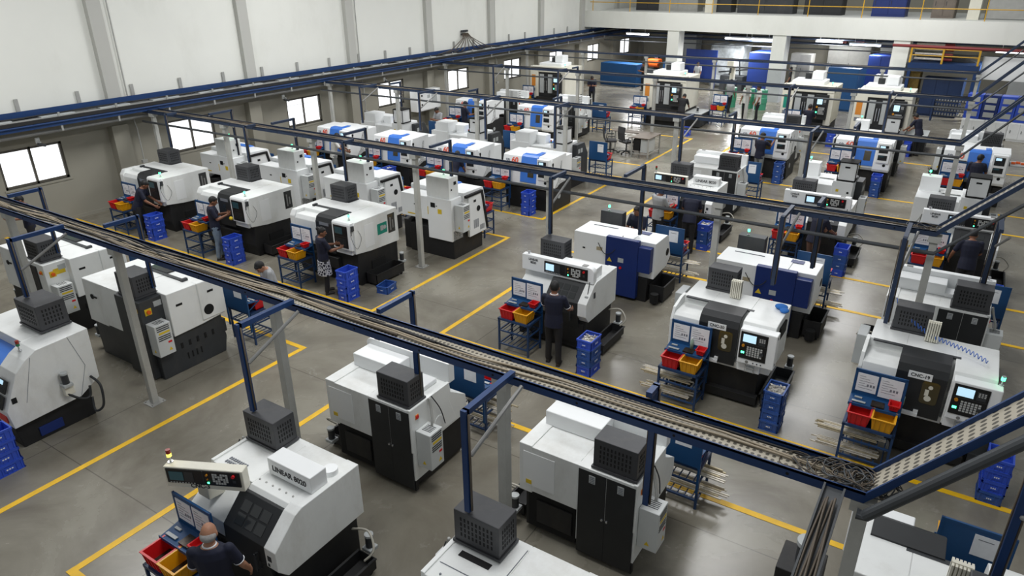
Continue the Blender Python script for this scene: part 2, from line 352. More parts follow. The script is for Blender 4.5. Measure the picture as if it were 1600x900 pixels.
def pump(par, x, y, z):
    b = MB(); b.cyl((x, y, z), (x, y, z+.16), .05, 14, 0); b.cyl((x, y, z+.16), (x, y, z+.19), .056, 14, 1); b.box(x-.07, x+.07, y-.07, y+.07, z-.05, z, 1, .006)
    b.build('coolant_pump', ['charcoal', 'grey_panel'], par)
# ------------------------------------------------------------------ compact slant lathe (headered, sloping door, black cabinet at the rear)
def slant_lathe(name, head, lit, tl=None, cover='transformer_dark', turn=0):
    t = thing(name, '', 'machine')
    b = MB(); b.prism([(.1, .06), (.1, .66), (1.2, .66), (1.2, .06)], -.73, .73, 'x', 0, .01); b.box(-.6, .6, .2, 1.1, 0, .06); b.box(-.7, .7, .06, .1, .2, .6)
    base = b.build('base', 'base_black', t)
    # body
    b = MB(); b.prism([(.12, .66), (.05, .82), (.05, 1.02), (.345, 1.30), (.40, 1.355), (1.28, 1.36), (1.28, .69), (1.2, .66)], -.03, .6, 'x', 0, .006)
    b.prism([(.12, .66), (.04, .8), (.06, .98), (.40, 1.20), (.42, 1.355), (1.28, 1.36), (1.28, .69), (1.2, .66)], -.775, -.03, 'x', 0, .006)
    b.prism([(.12, .655), (0, .8), (0, 1.06), (.32, 1.335), (.42, 1.372), (1.28, 1.372), (1.28, .66)], .6, .78, 'x', 0, .008)
    b.prism([(.45, 1.10), (.42, 1.372), (1.28, 1.372), (1.28, .69), (.3, .69)], -.78, -.73, 'x', 0, .006)
    body = b.build('body', 'white_paint', t)
    b = MB(); b.box(.28, .72, 1.279, 1.286, .78, 1.27, 0); b.build('service_hatch', 'white_clean', body)
    q = MB(); q.box(.60, .68, 1.284, 1.29, .80, .86, 0); q.build('warning_label', 'label_yellow', body)
    # rear dark recess under the white part
    b = MB(); b.box(.0, .68, 1.19, 1.22, .1, .66, 0); b.box(.05, .55, 1.22, 1.245, .2, .55, 1, .01); b.build('rear_tank_panel', ['void_black', 'base_black'], base)
    # door with six panes
    b = MB(); b.prism([(.06, .5), (.005, .8), (.018, 1.035), (.315, 1.32), (.36, 1.31), (.09, 1.0), (.09, .5)], -.1, .6, 'x', 0, .006); d = b.build('door', 'black_paint', t)
    n = Vector((0, -.285, .297)).normalized(); u = Vector((0, .297, .285)).normalized(); p0 = Vector((0, .018, 1.035))
    for i in range(3):
        for j in range(2):
            b = MB(); c = p0 + u*(.13+.145*j) + n*.006
            x = .1 + i*.16
            vv = [Vector((x+dx, 0, 0)) + c + u*dv for dx, dv in ((-.065, -.06), (.065, -.06), (.065, .06), (-.065, .06))]
            A = [b.bm.verts.new(v) for v in vv]; B = [b.bm.verts.new(v - n*.012) for v in vv]
            b.face(A); b.face(B[::-1]); [b.face([A[k], B[k], B[(k+1) % 4], A[(k+1) % 4]]) for k in range(4)]
            b.build('pane', 'glass_dark', d)
    b = MB(); b.bar((.46, -.03, .68), (.46, -.03, .92), .02, .02); b.box(.45, .47, -.03, .02, .68, .7); b.box(.45, .47, -.03, .02, .9, .92); b.build('door_handle', 'charcoal', d)
    # rear cabinet with two doors
    b = MB(); b.box(-.78, -.02, 1.2, 1.262, .22, 1.36, 0, .005); b.box(-.77, -.03, 1.2, 1.255, .04, .22, 1); b.box(-.782, -.74, .95, 1.26, .22, 1.36, 0); cb = b.build('rear_cabinet', ['white_paint', 'base_black'], t)
    for x0, x1 in ((-.76, -.401), (-.399, -.04)):
        b = MB(); b.box(x0, x1, 1.258, 1.283, .07, 1.325, 0, .004); dd = b.build('cabinet_door', 'black_paint', cb)
        b = MB(); b.box((x0+x1)/2-.04, (x0+x1)/2+.04, 1.282, 1.287, 1.17, 1.28, 0)
        for k in range(4): b.box((x0+x1)/2-.03, (x0+x1)/2+.03, 1.286, 1.289, 1.18+k*.024, 1.19+k*.024, 1)
        b.build('vent_label', ['grey_panel', 'ink_grey'], dd)
        b = MB(); xx = x1-.03 if x0 < -.5 else x0+.03; b.cyl((xx, 1.283, .70), (xx, 1.30, .70), .015, 10); b.build('latch', 'chrome', dd)
    transformer(t, -.74, -.2, .92, 1.24, 1.372, 1.78, cover)
    ebox(t, -1.03, -.785, .93, 1.2, .45, 1.02, -1)
    b = MB(); b.box(-.79, -.78, 1.12, 1.18, 1.18, 1.25, 0); b.cyl((-.80, 1.15, 1.215), (-.785, 1.15, 1.215), .028, 12, 1); b.build('main_switch', ['label_orange', 'estop_red'], t)
    b = MB(); b.cyl((-.785, .7, .88), (-.775, .7, .88), .09, 20); b.build('round_port', 'white_clean', t)
    hose(t, [(-.8, .9, 1.38), (-.84, .92, 1.25), (-.9, .98, 1.1), (-.9, 1.0, 1.02)], .018, 'steel_grey', 'conduit')
    hose(t, [(-.8, .85, 1.38), (-.82, .7, 1.1), (-.81, .6, .8)], .008, 'cable_black', 'cable')
    if head == 'low':
        b = MB(); vents(b, 'z', -.62, -.22, .78, .86, 1.362, 1, 1, 0, .9, .9); b.build('roof_slot', 'void_black', body)
        b = MB(); b.box(-.72, -.2, -.03, .2, 1.02, 1.3, 0, .01); h = b.build('control_housing', 'white_clean', t); keypad(h, .48, .2, 'wide', (-.46, -.032, 1.16), (0, 0, 0), True)
        b = MB(); b.box(-.7, .74, .62, .626, 1.356, 1.364); b.box(-.05, -.044, .45, 1.2, 1.356, 1.366); [b.cyl((x, .5, 1.355), (x, .5, 1.367), .012, 8) for x in (-.6, -.1, .2, .5)]; b.build('roof_seam', 'ink_grey', body)
    elif head == 'full':
        b = MB(); pts = [(-.78, 1.35), (-.78, 1.66)]
        for k in range(6): a = R(90-18*k); pts.append((.66+.1*math.cos(a), 1.56+.1*math.sin(a)))
        pts += [(.76, 1.35)]
        b.prism(pts, .30, .43, 'y', 0, .008); h = b.build('header_housing', 'white_clean', t)
        b = MB(); b.box(-.08, .7, .43, .78, 1.36, 1.57, 0, .012); b.build('roof_box', 'white_clean', t)
        b = MB(); b.box(-.62, -.08, .5, .8, 1.36, 1.43, 0, .01); b.build('roof_cover', 'white_clean', t)
        keypad(h, .92, .22, 'wide', (.18, .292, 1.505), (0, 0, 0), lit)
        text('lettering', 'LINEAR\n8020', .062, (-.53, .297, 1.55), (R(90), 0, 0), 'text_black', h, bold=True)
        b = MB(); b.box(.785, .8, .28, .34, 1.08, 1.2, 0, .01); b.bar((.70, .27, 1.4), (.72, .15, 1.16), .014, .014); b.box(.685, .755, .1, .14, 1.07, 1.18, 1, .01); b.build('hand_controller', ['charcoal', 'grey_panel'], t)
        b = MB(); b.cyl((-.66, .36, 1.66), (-.66, .36, 1.70), .02, 10); b.cyl((-.66, .36, 1.70), (-.66, .36, 1.712), .035, 12); b.build('lifting_eye', 'chrome', h)
        b = MB(); b.box(.50, .60, .32, .42, 1.655, 1.67); b.build('cap_plate', 'pipe_grey', h)
    else:
        b = MB(); b.box(-.46, .46, -.06, .07, -.14, .13, 0, .01); h = b.build('control_head', 'offwhite', t); h.location = (-.36, .10, 1.53) if turn else (-.42, .1, 1.56); h.rotation_euler = (0, 0, R(turn))
        b = MB(); b.prism([(.1, 1.15), (.1, 1.41), (.2, 1.41), (.45, 1.2), (.45, 1.1)], -.62, -.42, 'x', 0, .01); b.build('head_bracket', 'offwhite', t)
        keypad(h, .86, .19, 'wide', (0, -.064, .02), (0, 0, 0), lit)
        if turn: text('lettering', 'CNC-3', .075, (-.06, -.063, -.105), (R(90), 0, 0), 'text_black', h, bold=True)
        b = MB(); b.box(.02, .72, .62, .86, 1.372, 1.59, 0, .01); bx = b.build('roof_box', 'white_clean', t)
        text('lettering', 'LINEAR 8020', .1, (.37, .617, 1.475), (R(90), 0, 0), 'text_black', bx, bold=True)
        b = MB(); b.cyl((.62, 1.0, 1.372), (.62, 1.0, 1.44), .085, 20); b.build('roof_cap', 'white_clean', t)
        b = MB(); vents(b, 'z', -.62, -.3, .48, .6, 1.362, 9, 2, 0, .55, .7); b.build('roof_vent', 'ink_grey', body)
        b = MB()
        for k in range(6): b.cyl((.0+.11*k, .5, 1.355), (.0+.11*k, .5, 1.366), .012, 8)
        b.build('roof_screw', 'steel_grey', body)
        b = MB(); b.box(.64, .70, -.004, .004, .9, .97); b.box(.63, .66, -.004, .004, .82, .86); b.build('chipped_paint', 'charcoal', body)
    if tl: tower(t, *tl)
    chip_tray(t, .82, 1.08, .15, 1.1, .24)
    pump(t, .9, 1.2, .25)
    hose(t, [(.7, 1.1, .5), (.95, 1.15, .55), (1.12, 1.05, .42), (1.05, .95, .3)], .014, 'hose_light')
    b = MB(); b.tube([(-.5, -.02, .09), (-.5, .3, .09)], [.075, .075], 16); b.build('drain_pipe', 'steel_grey', base)
    return t
# ------------------------------------------------------------------ lathe with upright dark sliding door and panel pod
def door_lathe(name, plate, w2=.87, ds=0):
    t = thing(name, '', 'machine')
    b = MB(); b.box(-.8, .62, .12, 1.2, .05, .68, 0, .01); b.box(-.82, .66, .02, .14, .05, .2, 0, .005); b.box(-.6, .5, .2, 1.1, 0, .05); base = b.build('base', 'base_black', t)
    b = MB()
    b.prism([(.02, .66), (.0, .72), (.0, 1.22), (.03, 1.34), (.12, 1.38), (.5, 1.38), (.5, 1.52), (1.25, 1.52), (1.25, .66)], -.85, -.36, 'x', 0, .008)
    b.prism([(.0, .68), (.0, 1.38), (.08, 1.50), (.2, 1.52), (1.04, 1.52), (1.04, .66)], .28, .80, 'x', 0, .01)
    b.prism([(.04, .64), (.04, .74), (.2, .74), (.2, 1.3), (.5, 1.52), (1.04, 1.52), (1.04, .66)], -.36, .28, 'x', 0)
    b.prism([(0, .66), (0, 1.26), (.1, 1.45), (.4, 1.52), (.6, 1.52), (.6, .66)], -.90, -.85, 'x', 0, .006)
    body = b.build('body', 'white_paint', t)
    b = MB(); b.box(-.8, .34, .44, .50, 1.505, 1.526, 0); b.build('door_rail', 'charcoal', body)
    b = MB(); pr = [(-.02, .70), (-.02, 1.36), (.03, 1.47), (.14, 1.535), (.46, 1.54), (.46, 1.515), (.16, 1.50), (.06, 1.44), (.02, 1.34), (.02, .70)]
    b.prism(pr, -.40, .24, 'x', 0, .004); d = b.build('sliding_door', 'black_paint', t); d.location = (ds, 0, 0)
    b = MB(); pts = []
    for (cx, cz, a0) in ((.12, 1.24, 0), (-.02+.02, 1.24, 90), (.0, .98, 180), (.12, .98, 270)):
        for k in range(5): a = R(a0+22.5*k); pts.append((cx+.05*math.cos(a), cz+.05*math.sin(a)))
    b.prism(pts, -.026, -.019, 'y', 0); wd = b.build('door_window', 'window_warm', d)
    b = MB(); b.cyl((.06, -.0265, 1.2), (.06, -.029, 1.2), .03, 14); b.cyl((.05, -.0265, 1.02), (.05, -.029, 1.02), .045, 14); b.box(.0, .05, -.029, -.026, 1.06, 1.16); b.build('chuck_seen_inside', 'offwhite', wd)
    b = MB(); b.box(-.25, .05, -.024, -.019, 1.29, 1.40, 0, .003); pl = b.build('name_plate', 'white_clean', d); text('lettering', plate, .068, (-.10, -.026, 1.345), (R(90), 0, 0), 'text_black', pl, bold=True)
    b = MB(); b.bar((-.36, -.04, .73), (-.02, -.04, .73), .06, .05); b.box(-.36, -.30, -.06, -.02, .72, .82); b.box(-.08, -.02, -.06, -.02, .7, .80); b.build('sill_bar', 'white_clean', t)
    b = MB(); b.box(.30, w2, -.13, .06, .86, 1.46, 0, .012); b.box(.30, .66, -.05, .1, .68, .86, 0, .01); pod = b.build('control_pod', 'white_clean', t)
    keypad(pod, .42, .47, 'tall', (.53, -.132, 1.19), (0, 0, 0), True)
    b = MB(); b.cyl((.46, -.135, .905), (.46, -.128, .905), .025, 16, 0); [b.cyl((.56+.06*i, -.137, .905), (.56+.06*i, -.128, .905), .01, 8, 1) for i in range(3)]; b.build('pod_badge', ['pipe_grey', 'void_black'], pod)
    for z in (.92, 1.38):
        b = MB(); b.box(w2-.004, w2+.003, -.08, -.05, z, z+.04); b.build('pod_vent', 'void_black', pod)
    b = MB(); b.tube([(.44, -.055, .84), (.44, -.09, .84), (.44, -.09, .70), (.44, -.055, .70)], .004, 6); b.tube([(.58, -.055, .84), (.58, -.09, .84), (.58, -.09, .70), (.58, -.055, .70)], .004, 6)
    for z in (.71, .77): b.tube([(.44, -.09, z), (.58, -.09, z)], .004, 6)
    wb = b.build('wire_basket', 'steel_grey', pod); b = MB(); b.box(.455, .565, -.085, -.06, .70, .80); b.build('cloth', 'grey_panel', wb)
    b = MB(); b.box(-.36, -.08, 1.0, 1.25, 1.3, 1.52, 0, .006); b.build('transformer_ledge', 'white_clean', t)
    transformer(t, -.62, -.12, .95, 1.24, 1.53, 1.93)
    b = MB()
    for k in range(6): b.box(-.16+.03*k, -.14+.03*k, .76, .88, 1.54, 1.84, 0)
    b.box(-.16, .01, .80, .84, 1.53, 1.85, 0); b.build('finned_cooler', 'offwhite', t)
    b = MB(); b.box(-1.04, -.90, .55, .95, 1.0, 1.5, 0, .008); b.build('side_box', 'grey_panel', t)
    b = MB(); b.box(.8, .83, .3, .7, 1.2, 1.4, 0); b.build('side_vent', 'void_black', t)
    b = MB(); b.box(-.30, .26, 1.035, 1.06, .8, 1.4, 0, .004); b.box(.36, .74, 1.035, 1.055, .75, 1.4, 0, .004); b.build('rear_hatch', 'white_clean', t)
    b = MB(); b.box(-.83, -.36, 1.24, 1.29, .1, 1.45, 0, .006); b.build('rear_cabinet', 'charcoal', t)
    chip_tray(t, .7, 1.0, .1, 1.15, .26, 'charcoal')
    b = MB(); b.tube([(-.34, -.14, .08), (-.34, .2, .08)], .08, 16); b.build('drain_pipe', 'steel_grey', base)
    pump(t, .9, 1.22, .3)
    if plate == 'CNC-19': tower(t, .84, .05, 1.46, 'green')
    return t
# ------------------------------------------------------------------ big lathe on dark base
def big_lathe(name, sticker, bm='base_black', cabm='charcoal'):
    t = thing(name, '', 'machine')
    b = MB(); b.prism([(.12, .0), (.05, .3), (.1, .84), (1.42, .80), (1.40, 0)], -.98, .98, 'x', 0, .012); b.box(-.9, .45, -.03, .1, .35, .62, 0, .01); base = b.build('base', bm, t)
    b = MB()
    b.prism([(.04, .80), (.0, .9), (.0, 1.38), (.06, 1.47), (.3, 1.47), (.3, 1.55), (1.08, 1.56), (1.08, .74), (.5, .76)], -1.03, -.16, 'x', 0, .012)
    b.prism([(.0, .82), (.0, 1.5), (.05, 1.56), (1.44, 1.56), (1.46, .72), (.5, .76)], .42, 1.02, 'x', 0, .012)
    b.prism([(.2, .8), (.2, 1.4), (.5, 1.56), (1.44, 1.56), (1.46, .76)], -.16, .42, 'x', 0)
    b.prism([(-.01, .82), (-.01, 1.42), (.08, 1.55), (.5, 1.56), (.5, .82)], -1.05, -.88, 'x', 0, .02)
    body = b.build('body', 'white_paint', t)
    b = MB(); b.box(-.72, .42, .50, .57, 1.55, 1.575); b.box(-.76, -.70, .46, .58, 1.55, 1.60); b.build('door_rail', 'charcoal', body)
    b = MB(); b.prism([(-.02, .72), (-.02, 1.42), (.03, 1.53), (.12, 1.575), (.5, 1.585), (.5, 1.56), (.14, 1.54), (.06, 1.5), (.02, 1.4), (.02, .72)], -.17, .40, 'x', 0, .004); d = b.build('sliding_door', 'black_paint', t)
    b = MB(); b.box(.03, .14, -.026, -.018, 1.0, 1.28, 0, .003); b.build('door_window', 'glass_dark', d)
    b = MB(); b.box(-.05, .25, -.025, -.018, 1.36, 1.43); b.build('door_badge', 'ink_grey', d)
    b = MB(); b.prism([(-.08, .92), (-.08, 1.52), (-.05, 1.56), (.05, 1.56), (.05, .88)], .42, .98, 'x', 0, .01); b.box(.42, .92, -.02, .05, .78, .9, 0, .01); pod = b.build('control_pod', 'white_clean', t)
    keypad(pod, .42, .52, 'dim', (.68, -.082, 1.22), (0, 0, 0), False)
    b = MB(); b.box(.985, 1.02, -.06, .02, 1.38, 1.5, 0, .006); b.bar((1.0, -.06, 1.42), (1.03, -.1, 1.30), .02, .02); b.build('hand_controller', 'charcoal', pod)
    hose(pod, [(1.0, -.09, 1.3), (1.02, -.05, 1.1), (1.04, .05, .95), (1.03, .2, 1.15), (1.02, .12, 1.36)], .0035, 'cable_black', 'coiled_cord')
    tower(t, .78, .12, 1.56, 'green')
    b = MB(); b.box(1.018, 1.026, 1.10, 1.34, 1.0, 1.46, 0, .004); rw = b.build('side_window', 'glass_dark', body)
    b = MB(); b.box(1.024, 1.03, 1.16, 1.2, 1.06, 1.38); b.box(1.024, 1.03, 1.24, 1.28, 1.1, 1.3); b.build('fittings_inside', 'pipe_grey', rw)
    b = MB(); b.box(1.018, 1.023, .32, .62, .88, 1.42, 0, .002); b.build('side_hatch', 'white_clean', body)
    if sticker:
        b = MB(); b.box(1.02, 1.025, .74, 1.06, 1.06, 1.32, 0); st = b.build('teal_sticker', 'label_teal', body)
        b = MB(); b.cyl((1.025, .98, 1.2), (1.03, .98, 1.2), .05, 16); b.box(1.025, 1.03, .84, .93, 1.14, 1.26); b.build('sticker_picture', 'grey_panel', st)
    # rear: tall dark cabinet, fan hole on the left side
    b = MB(); b.box(-.87, -.14, 1.02, 1.50, .03, 1.53, 0, .008); cab = b.build('rear_cabinet', cabm, t)
    if cabm != 'charcoal': b = MB(); b.box(-.6, -.16, 1.498, 1.52, .06, 1.46, 0, .005); b.build('cabinet_door', 'black_paint', cab)
    b = MB(); b.box(-.875, -.868, 1.12, 1.34, 1.28, 1.4, 0) if cabm != 'charcoal' else None; b.box(-.80, -.70, 1.5, 1.505, 1.32, 1.40, 0); b.cyl((-.75, 1.5, 1.36), (-.75, 1.53, 1.36), .03, 12, 1); b.box(-.878, -.868, 1.30, 1.42, 1.25, 1.37, 0); b.cyl((-.91, 1.36, 1.31), (-.87, 1.36, 1.31), .035, 12, 1); b.build('main_switch', ['label_yellow', 'switch_orange'], cab)
    b = MB(); b.box(-.62, -.5, 1.5, 1.504, 1.24, 1.38, 0); b.box(-.876, -.868, 1.10, 1.24, 1.36, 1.46, 0); b.build('rating_plate', 'grey_panel', cab)
    transformer(t, -.74, -.22, 1.06, 1.44, 1.54, 1.95)
    ebox(t, -1.12, -.875, 1.16, 1.46, .52, 1.12, -1)
    b = MB(); b.cyl((-1.055, .35, 1.0), (-1.025, .35, 1.0), .1, 22); b.build('fan_hole', 'void_black', body)
    b = MB(); b.cyl((.75, 1.455, 1.25), (.75, 1.465, 1.25), .05, 18); b.box(.6, .68, 1.455, 1.463, 1.24, 1.27); b.build('rear_port', 'void_black', body)
    b = MB(); b.box(-1.056, -1.025, .2, .32, 1.32, 1.36); b.box(-1.036, -1.025, .82, .94, 1.28, 1.32); b.build('side_handle', 'void_black', body)
    b = MB()
    for k in range(5): b.box(-.99, -.978, .3+.16*k, .34+.16*k, .45, .55)
    for k in range(4): b.box(-.99, -.978, .6+.09*k, .62+.09*k, .2, .32)
    b.build('base_vent', 'void_black', base)
    b = MB(); b.box(.98, 1.0, .5, .95, .1, .5, 0, .005); b.build('base_hatch', 'void_black', base)
    chip_tray(t, 1.02, 1.34, .25, 1.2, .30)
    pump(t, 1.2, 1.3, .3)
    return t
# ------------------------------------------------------------------ lathe with a blue rear cabinet
def blue_cab_lathe(name):
    t = thing(name, '', 'machine')
    b = MB(); b.prism([(.1, 0), (.05, .5), (1.0, .55), (1.0, 0)], -.85, .85, 'x', 0, .01); base = b.build('base', 'base_black', t)
    b = MB(); b.prism([(.1, .5), (.0, .7), (.22, 1.34), (.3, 1.37), (1.08, 1.37), (1.08, .5)], -.45, .9, 'x', 0, .01)
    b.prism([(.2, .62), (.0, .8), (.2, 1.32), (.28, 1.36), (.95, 1.36), (.95, .55)], -.97, -.45, 'x', 0, .01); body = b.build('body', 'white_clean', t)
    b = MB(); b.box(-.64, -.4, .35, .52, 1.365, 1.372); b.build('roof_window', 'cabinet_blue', body)
    b = MB(); b.bar((.1, .5, 1.376), (.7, .5, 1.376), .012, .012); b.build('roof_seam', 'ink_grey', body)
    b = MB(); b.box(.62, .68, 1.08, 1.09, 1.0, 1.03); b.box(-.32, -.24, 1.08, 1.09, .9, .93); b.build('rear_slot', 'void_black', body)
    b = MB(); b.box(.2, .34, 1.08, 1.086, 1.02, 1.1); b.build('rating_plate', 'brass_stock', body)
    b = MB(); b.cyl((-.975, .22, .95), (-.965, .22, .95), .085, 22); b.build('round_hole', 'void_black', body)
    b = MB(); b.box(-.65, .1, 1.0, 1.13, .08, 1.40, 0, .01); cab = b.build('blue_cabinet', 'cabinet_blue', t)
    b = MB(); b.box(-.93, -.652, .86, 1.12, .72, 1.28, 0, .008); b.build('blue_side_box', 'cabinet_blue', t)
    b = MB(); b.box(-.33, -.2, 1.13, 1.134, .86, .96, 0); b.cyl((-.27, 1.13, .74), (-.27, 1.15, .74), .03, 14, 1); b.prism([(-.06, .84), (.06, .84), (0, .94)], 1.129, 1.134, 'y', 2); b.build('cabinet_label', ['grey_panel', 'estop_red', 'label_yellow'], cab)
    b = MB(); b.box(.25, .8, -.25, -.02, 1.0, 1.55, 0, .01); pod = b.build('control_pod', 'charcoal', t); keypad(pod, .4, .42, 'tall', (.52, -.252, 1.28), (0, 0, 0), True)
    b = MB(); b.box(-.35, .3, -.02, .1, .6, 1.2, 0, .01); b.build('sliding_door', 'cabinet_blue', t)
    tower(t, .62, -.1, 1.55, 'green')
    hose(t, [(.3, 1.1, 1.2), (.1, 1.16, 1.0), (-.1, 1.15, 1.1), (-.2, .9, 1.39)], .008, 'cable_black', 'cable')
    chip_tray(t, -1.2, -.88, .2, .9, .4)
    b = MB(); b.cyl((-1.05, 1.02, .06), (-1.05, 1.02, .26), .09, 16); b.build('coolant_drum', 'void_black', base)
    return t
# ------------------------------------------------------------------ blue-door lathe
def bluedoor_lathe(name, back, header=True, lit=True):
    t = thing(name, '', 'machine')
    b = MB(); b.prism([(.12, 0), (.12, .62), (.2, .75), (1.35, .75), (1.35, 0)], -.8, .6, 'x', 0, .01)
    b.prism([(.2, .02), (.08, .62), (.2, .66), (.42, .9), (.62, 1.5), (.72, 1.5), (.66, .9), (1.3, .8), (1.3, .02)], .6, .84, 'x', 0, .015); base = b.build('base', 'base_black', t)
    b = MB(); b.cyl((.838, .55, .42), (.846, .55, .42), .08, 20); b.build('round_emblem', 'grey_panel', base)
    b = MB(); b.prism([(.0, .72), (-.02, .8), (.02, 1.3), (.1, 1.6), (.16, 1.62), (.95, 1.64), (.95, .72)], -.85, -.2, 'x', 0, .012)
    b.prism([(.1, .72), (.1, 1.55), (.16, 1.62), (.95, 1.64), (.95, .72)], -.2, .36, 'x', 0)
    b.prism([(.0, .7), (-.04, .78), (.04, 1.4), (.14, 1.64), (.95, 1.66), (.95, .8), (.6, .78), (.4, .7)], .36, .84, 'x', 0, .012); body = b.build('body', 'white_clean', t)
    b = MB(); b.prism([(.0, .72), (-.03, .8), (.0, .86), (.1, .86), (.1, .72)], -.22, .4, 'x', 0, .006); b.build('front_apron', 'grey_panel', body)
    b = MB(); b.prism([(-.03, .86), (.02, 1.34), (.1, 1.60), (.16, 1.655), (.34, 1.66), (.34, 1.63), (.2, 1.62), (.14, 1.58), (.06, 1.3), (.02, .86)], -.2, .36, 'x', 0, .006); d = b.build('blue_door', 'door_blue', t)
    b = MB(); b.prism([(-.021, 1.02), (.012, 1.33), (.03, 1.33), (.0, 1.02)], .06, .26, 'x', 0, .003); b.build('door_window', 'window_warm', d)
    b = MB(); b.box(.2, .34, .28, .6, 1.655, 1.67, 0); b.build('roof_sheet', 'door_blue', body)
    b = MB(); b.box(.42, .80, -.075, .1, 1.0, 1.62, 0, .012); pod = b.build('control_pod', 'white_clean', t)
    keypad(pod, .26, .24, 'dim', (.6, -.077, 1.44), (0, 0, 0), lit, 'screen_panel'); keypad(pod, .26, .16, 'dim', (.6, -.077, 1.17), (0, 0, 0), False, 'key_panel')
    b = MB(); b.cyl((.68, -.03, .92), (.68, .03, .92), .045, 16, 0); b.box(.82, .846, .1, .18, 1.42, 1.5, 0); b.bar((.85, .14, 1.42), (.86, .1, 1.3), .02, .02, 0); b.build('handwheel', 'void_black', pod)
    if header:
        b = MB(); b.prism([(-.032, 1.32), (-.03, 1.345), (.05, 1.345), (.05, 1.32)], -.84, -.22, 'x', 0); b.build('header_stripe', 'charcoal', body)
        text('lettering', '60', .23, (-.42, .048, 1.465), (R(75), 0, 0), 'text_orange', body, bold=True)
        text('lettering', 'SB', .14, (-.67, .04, 1.44), (R(75), 0, 0), 'ink_grey', body, bold=True)
    b = MB(); b.box(-.7, -.63, -.02, .02, 1.14, 1.18, 0); b.box(-.1, .05, -.04, -.02, .79, .82, 1); b.build('small_labels', ['void_black', 'label_yellow'], body)
    # rear
    b = MB(); b.box(-.8, -.05, .95, 1.4, .48, 1.56, 0, .012); cab = b.build('rear_cabinet', 'white_clean', t)
    b = MB(); b.box(-.3, -.16, 1.4, 1.406, 1.3, 1.42, 0); b.box(-.36, -.33, 1.4, 1.41, 1.34, 1.36, 0); b.box(-.08+.0, -.06, 1.4, 1.405, 1.1, 1.3, 1) ; b.box(-.5, -.38, 1.4, 1.405, 1.16, 1.28, 1); b.build('cabinet_labels', ['void_black', 'label_yellow'], cab)
    b = MB(); b.box(-.05, .8, .95, 1.4, .95, 1.55, 0, .012); b.build('rear_housing', 'white_clean', t)
    b = MB(); b.box(.3, .38, 1.4, 1.405, 1.28, 1.31, 0); b.box(.35, .6, 1.4, 1.405, 1.02, 1.05, 1); b.build('rear_slot', ['void_black', 'label_yellow'], t)
    b = MB(); b.prism([(.05, .45), (.26, 1.5), (.8, 1.5), (.8, .45)], -.9, -.83, 'x', 0, .008); sp = b.build('side_panel', 'white_clean', t)
    b = MB(); b.prism([(-.02, .5), (.2, 1.56), (.92, 1.56), (.92, 1.5), (.27, 1.5), (.06, .5)], -.92, -.82, 'x', 0, .004); b.build('side_trim', 'void_black', t)
    b = MB(); b.cyl((-.907, .4, 1.12), (-.9, .4, 1.12), .075, 20, 0); b.box(-.905, -.898, .5, .6, 1.32, 1.38, 0); vents(b, 'x', .4, .62, .62, .86, -.9, 5, 1, 1, .6, .95); vents(b, 'x', .15, .35, .52, .66, -.9, 5, 1, 1, .6, .95); b.build('side_vents', ['void_black', 'ink_grey'], sp)
    ebox(t, -1.08, -.82, 1.0, 1.3, .75, 1.42, -1)
    if back == 'box':
        b = MB(); b.box(-.72, -.02, .98, 1.36, 1.56, 2.08, 0, .01); tb = b.build('roof_cabinet', 'white_paint', t); b = MB(); b.box(-.726, -.718, 1.06, 1.16, 1.88, 1.96, 0); b.cyl((-.73, 1.26, 1.78), (-.718, 1.26, 1.78), .022, 10); b.build('roof_cabinet_switch', 'void_black', tb)
        tower(t, -.38, 1.1, 2.08, 'green')
    elif back == 'dark':
        transformer(t, -.6, -.1, 1.0, 1.36, 1.57, 1.98)
    return t
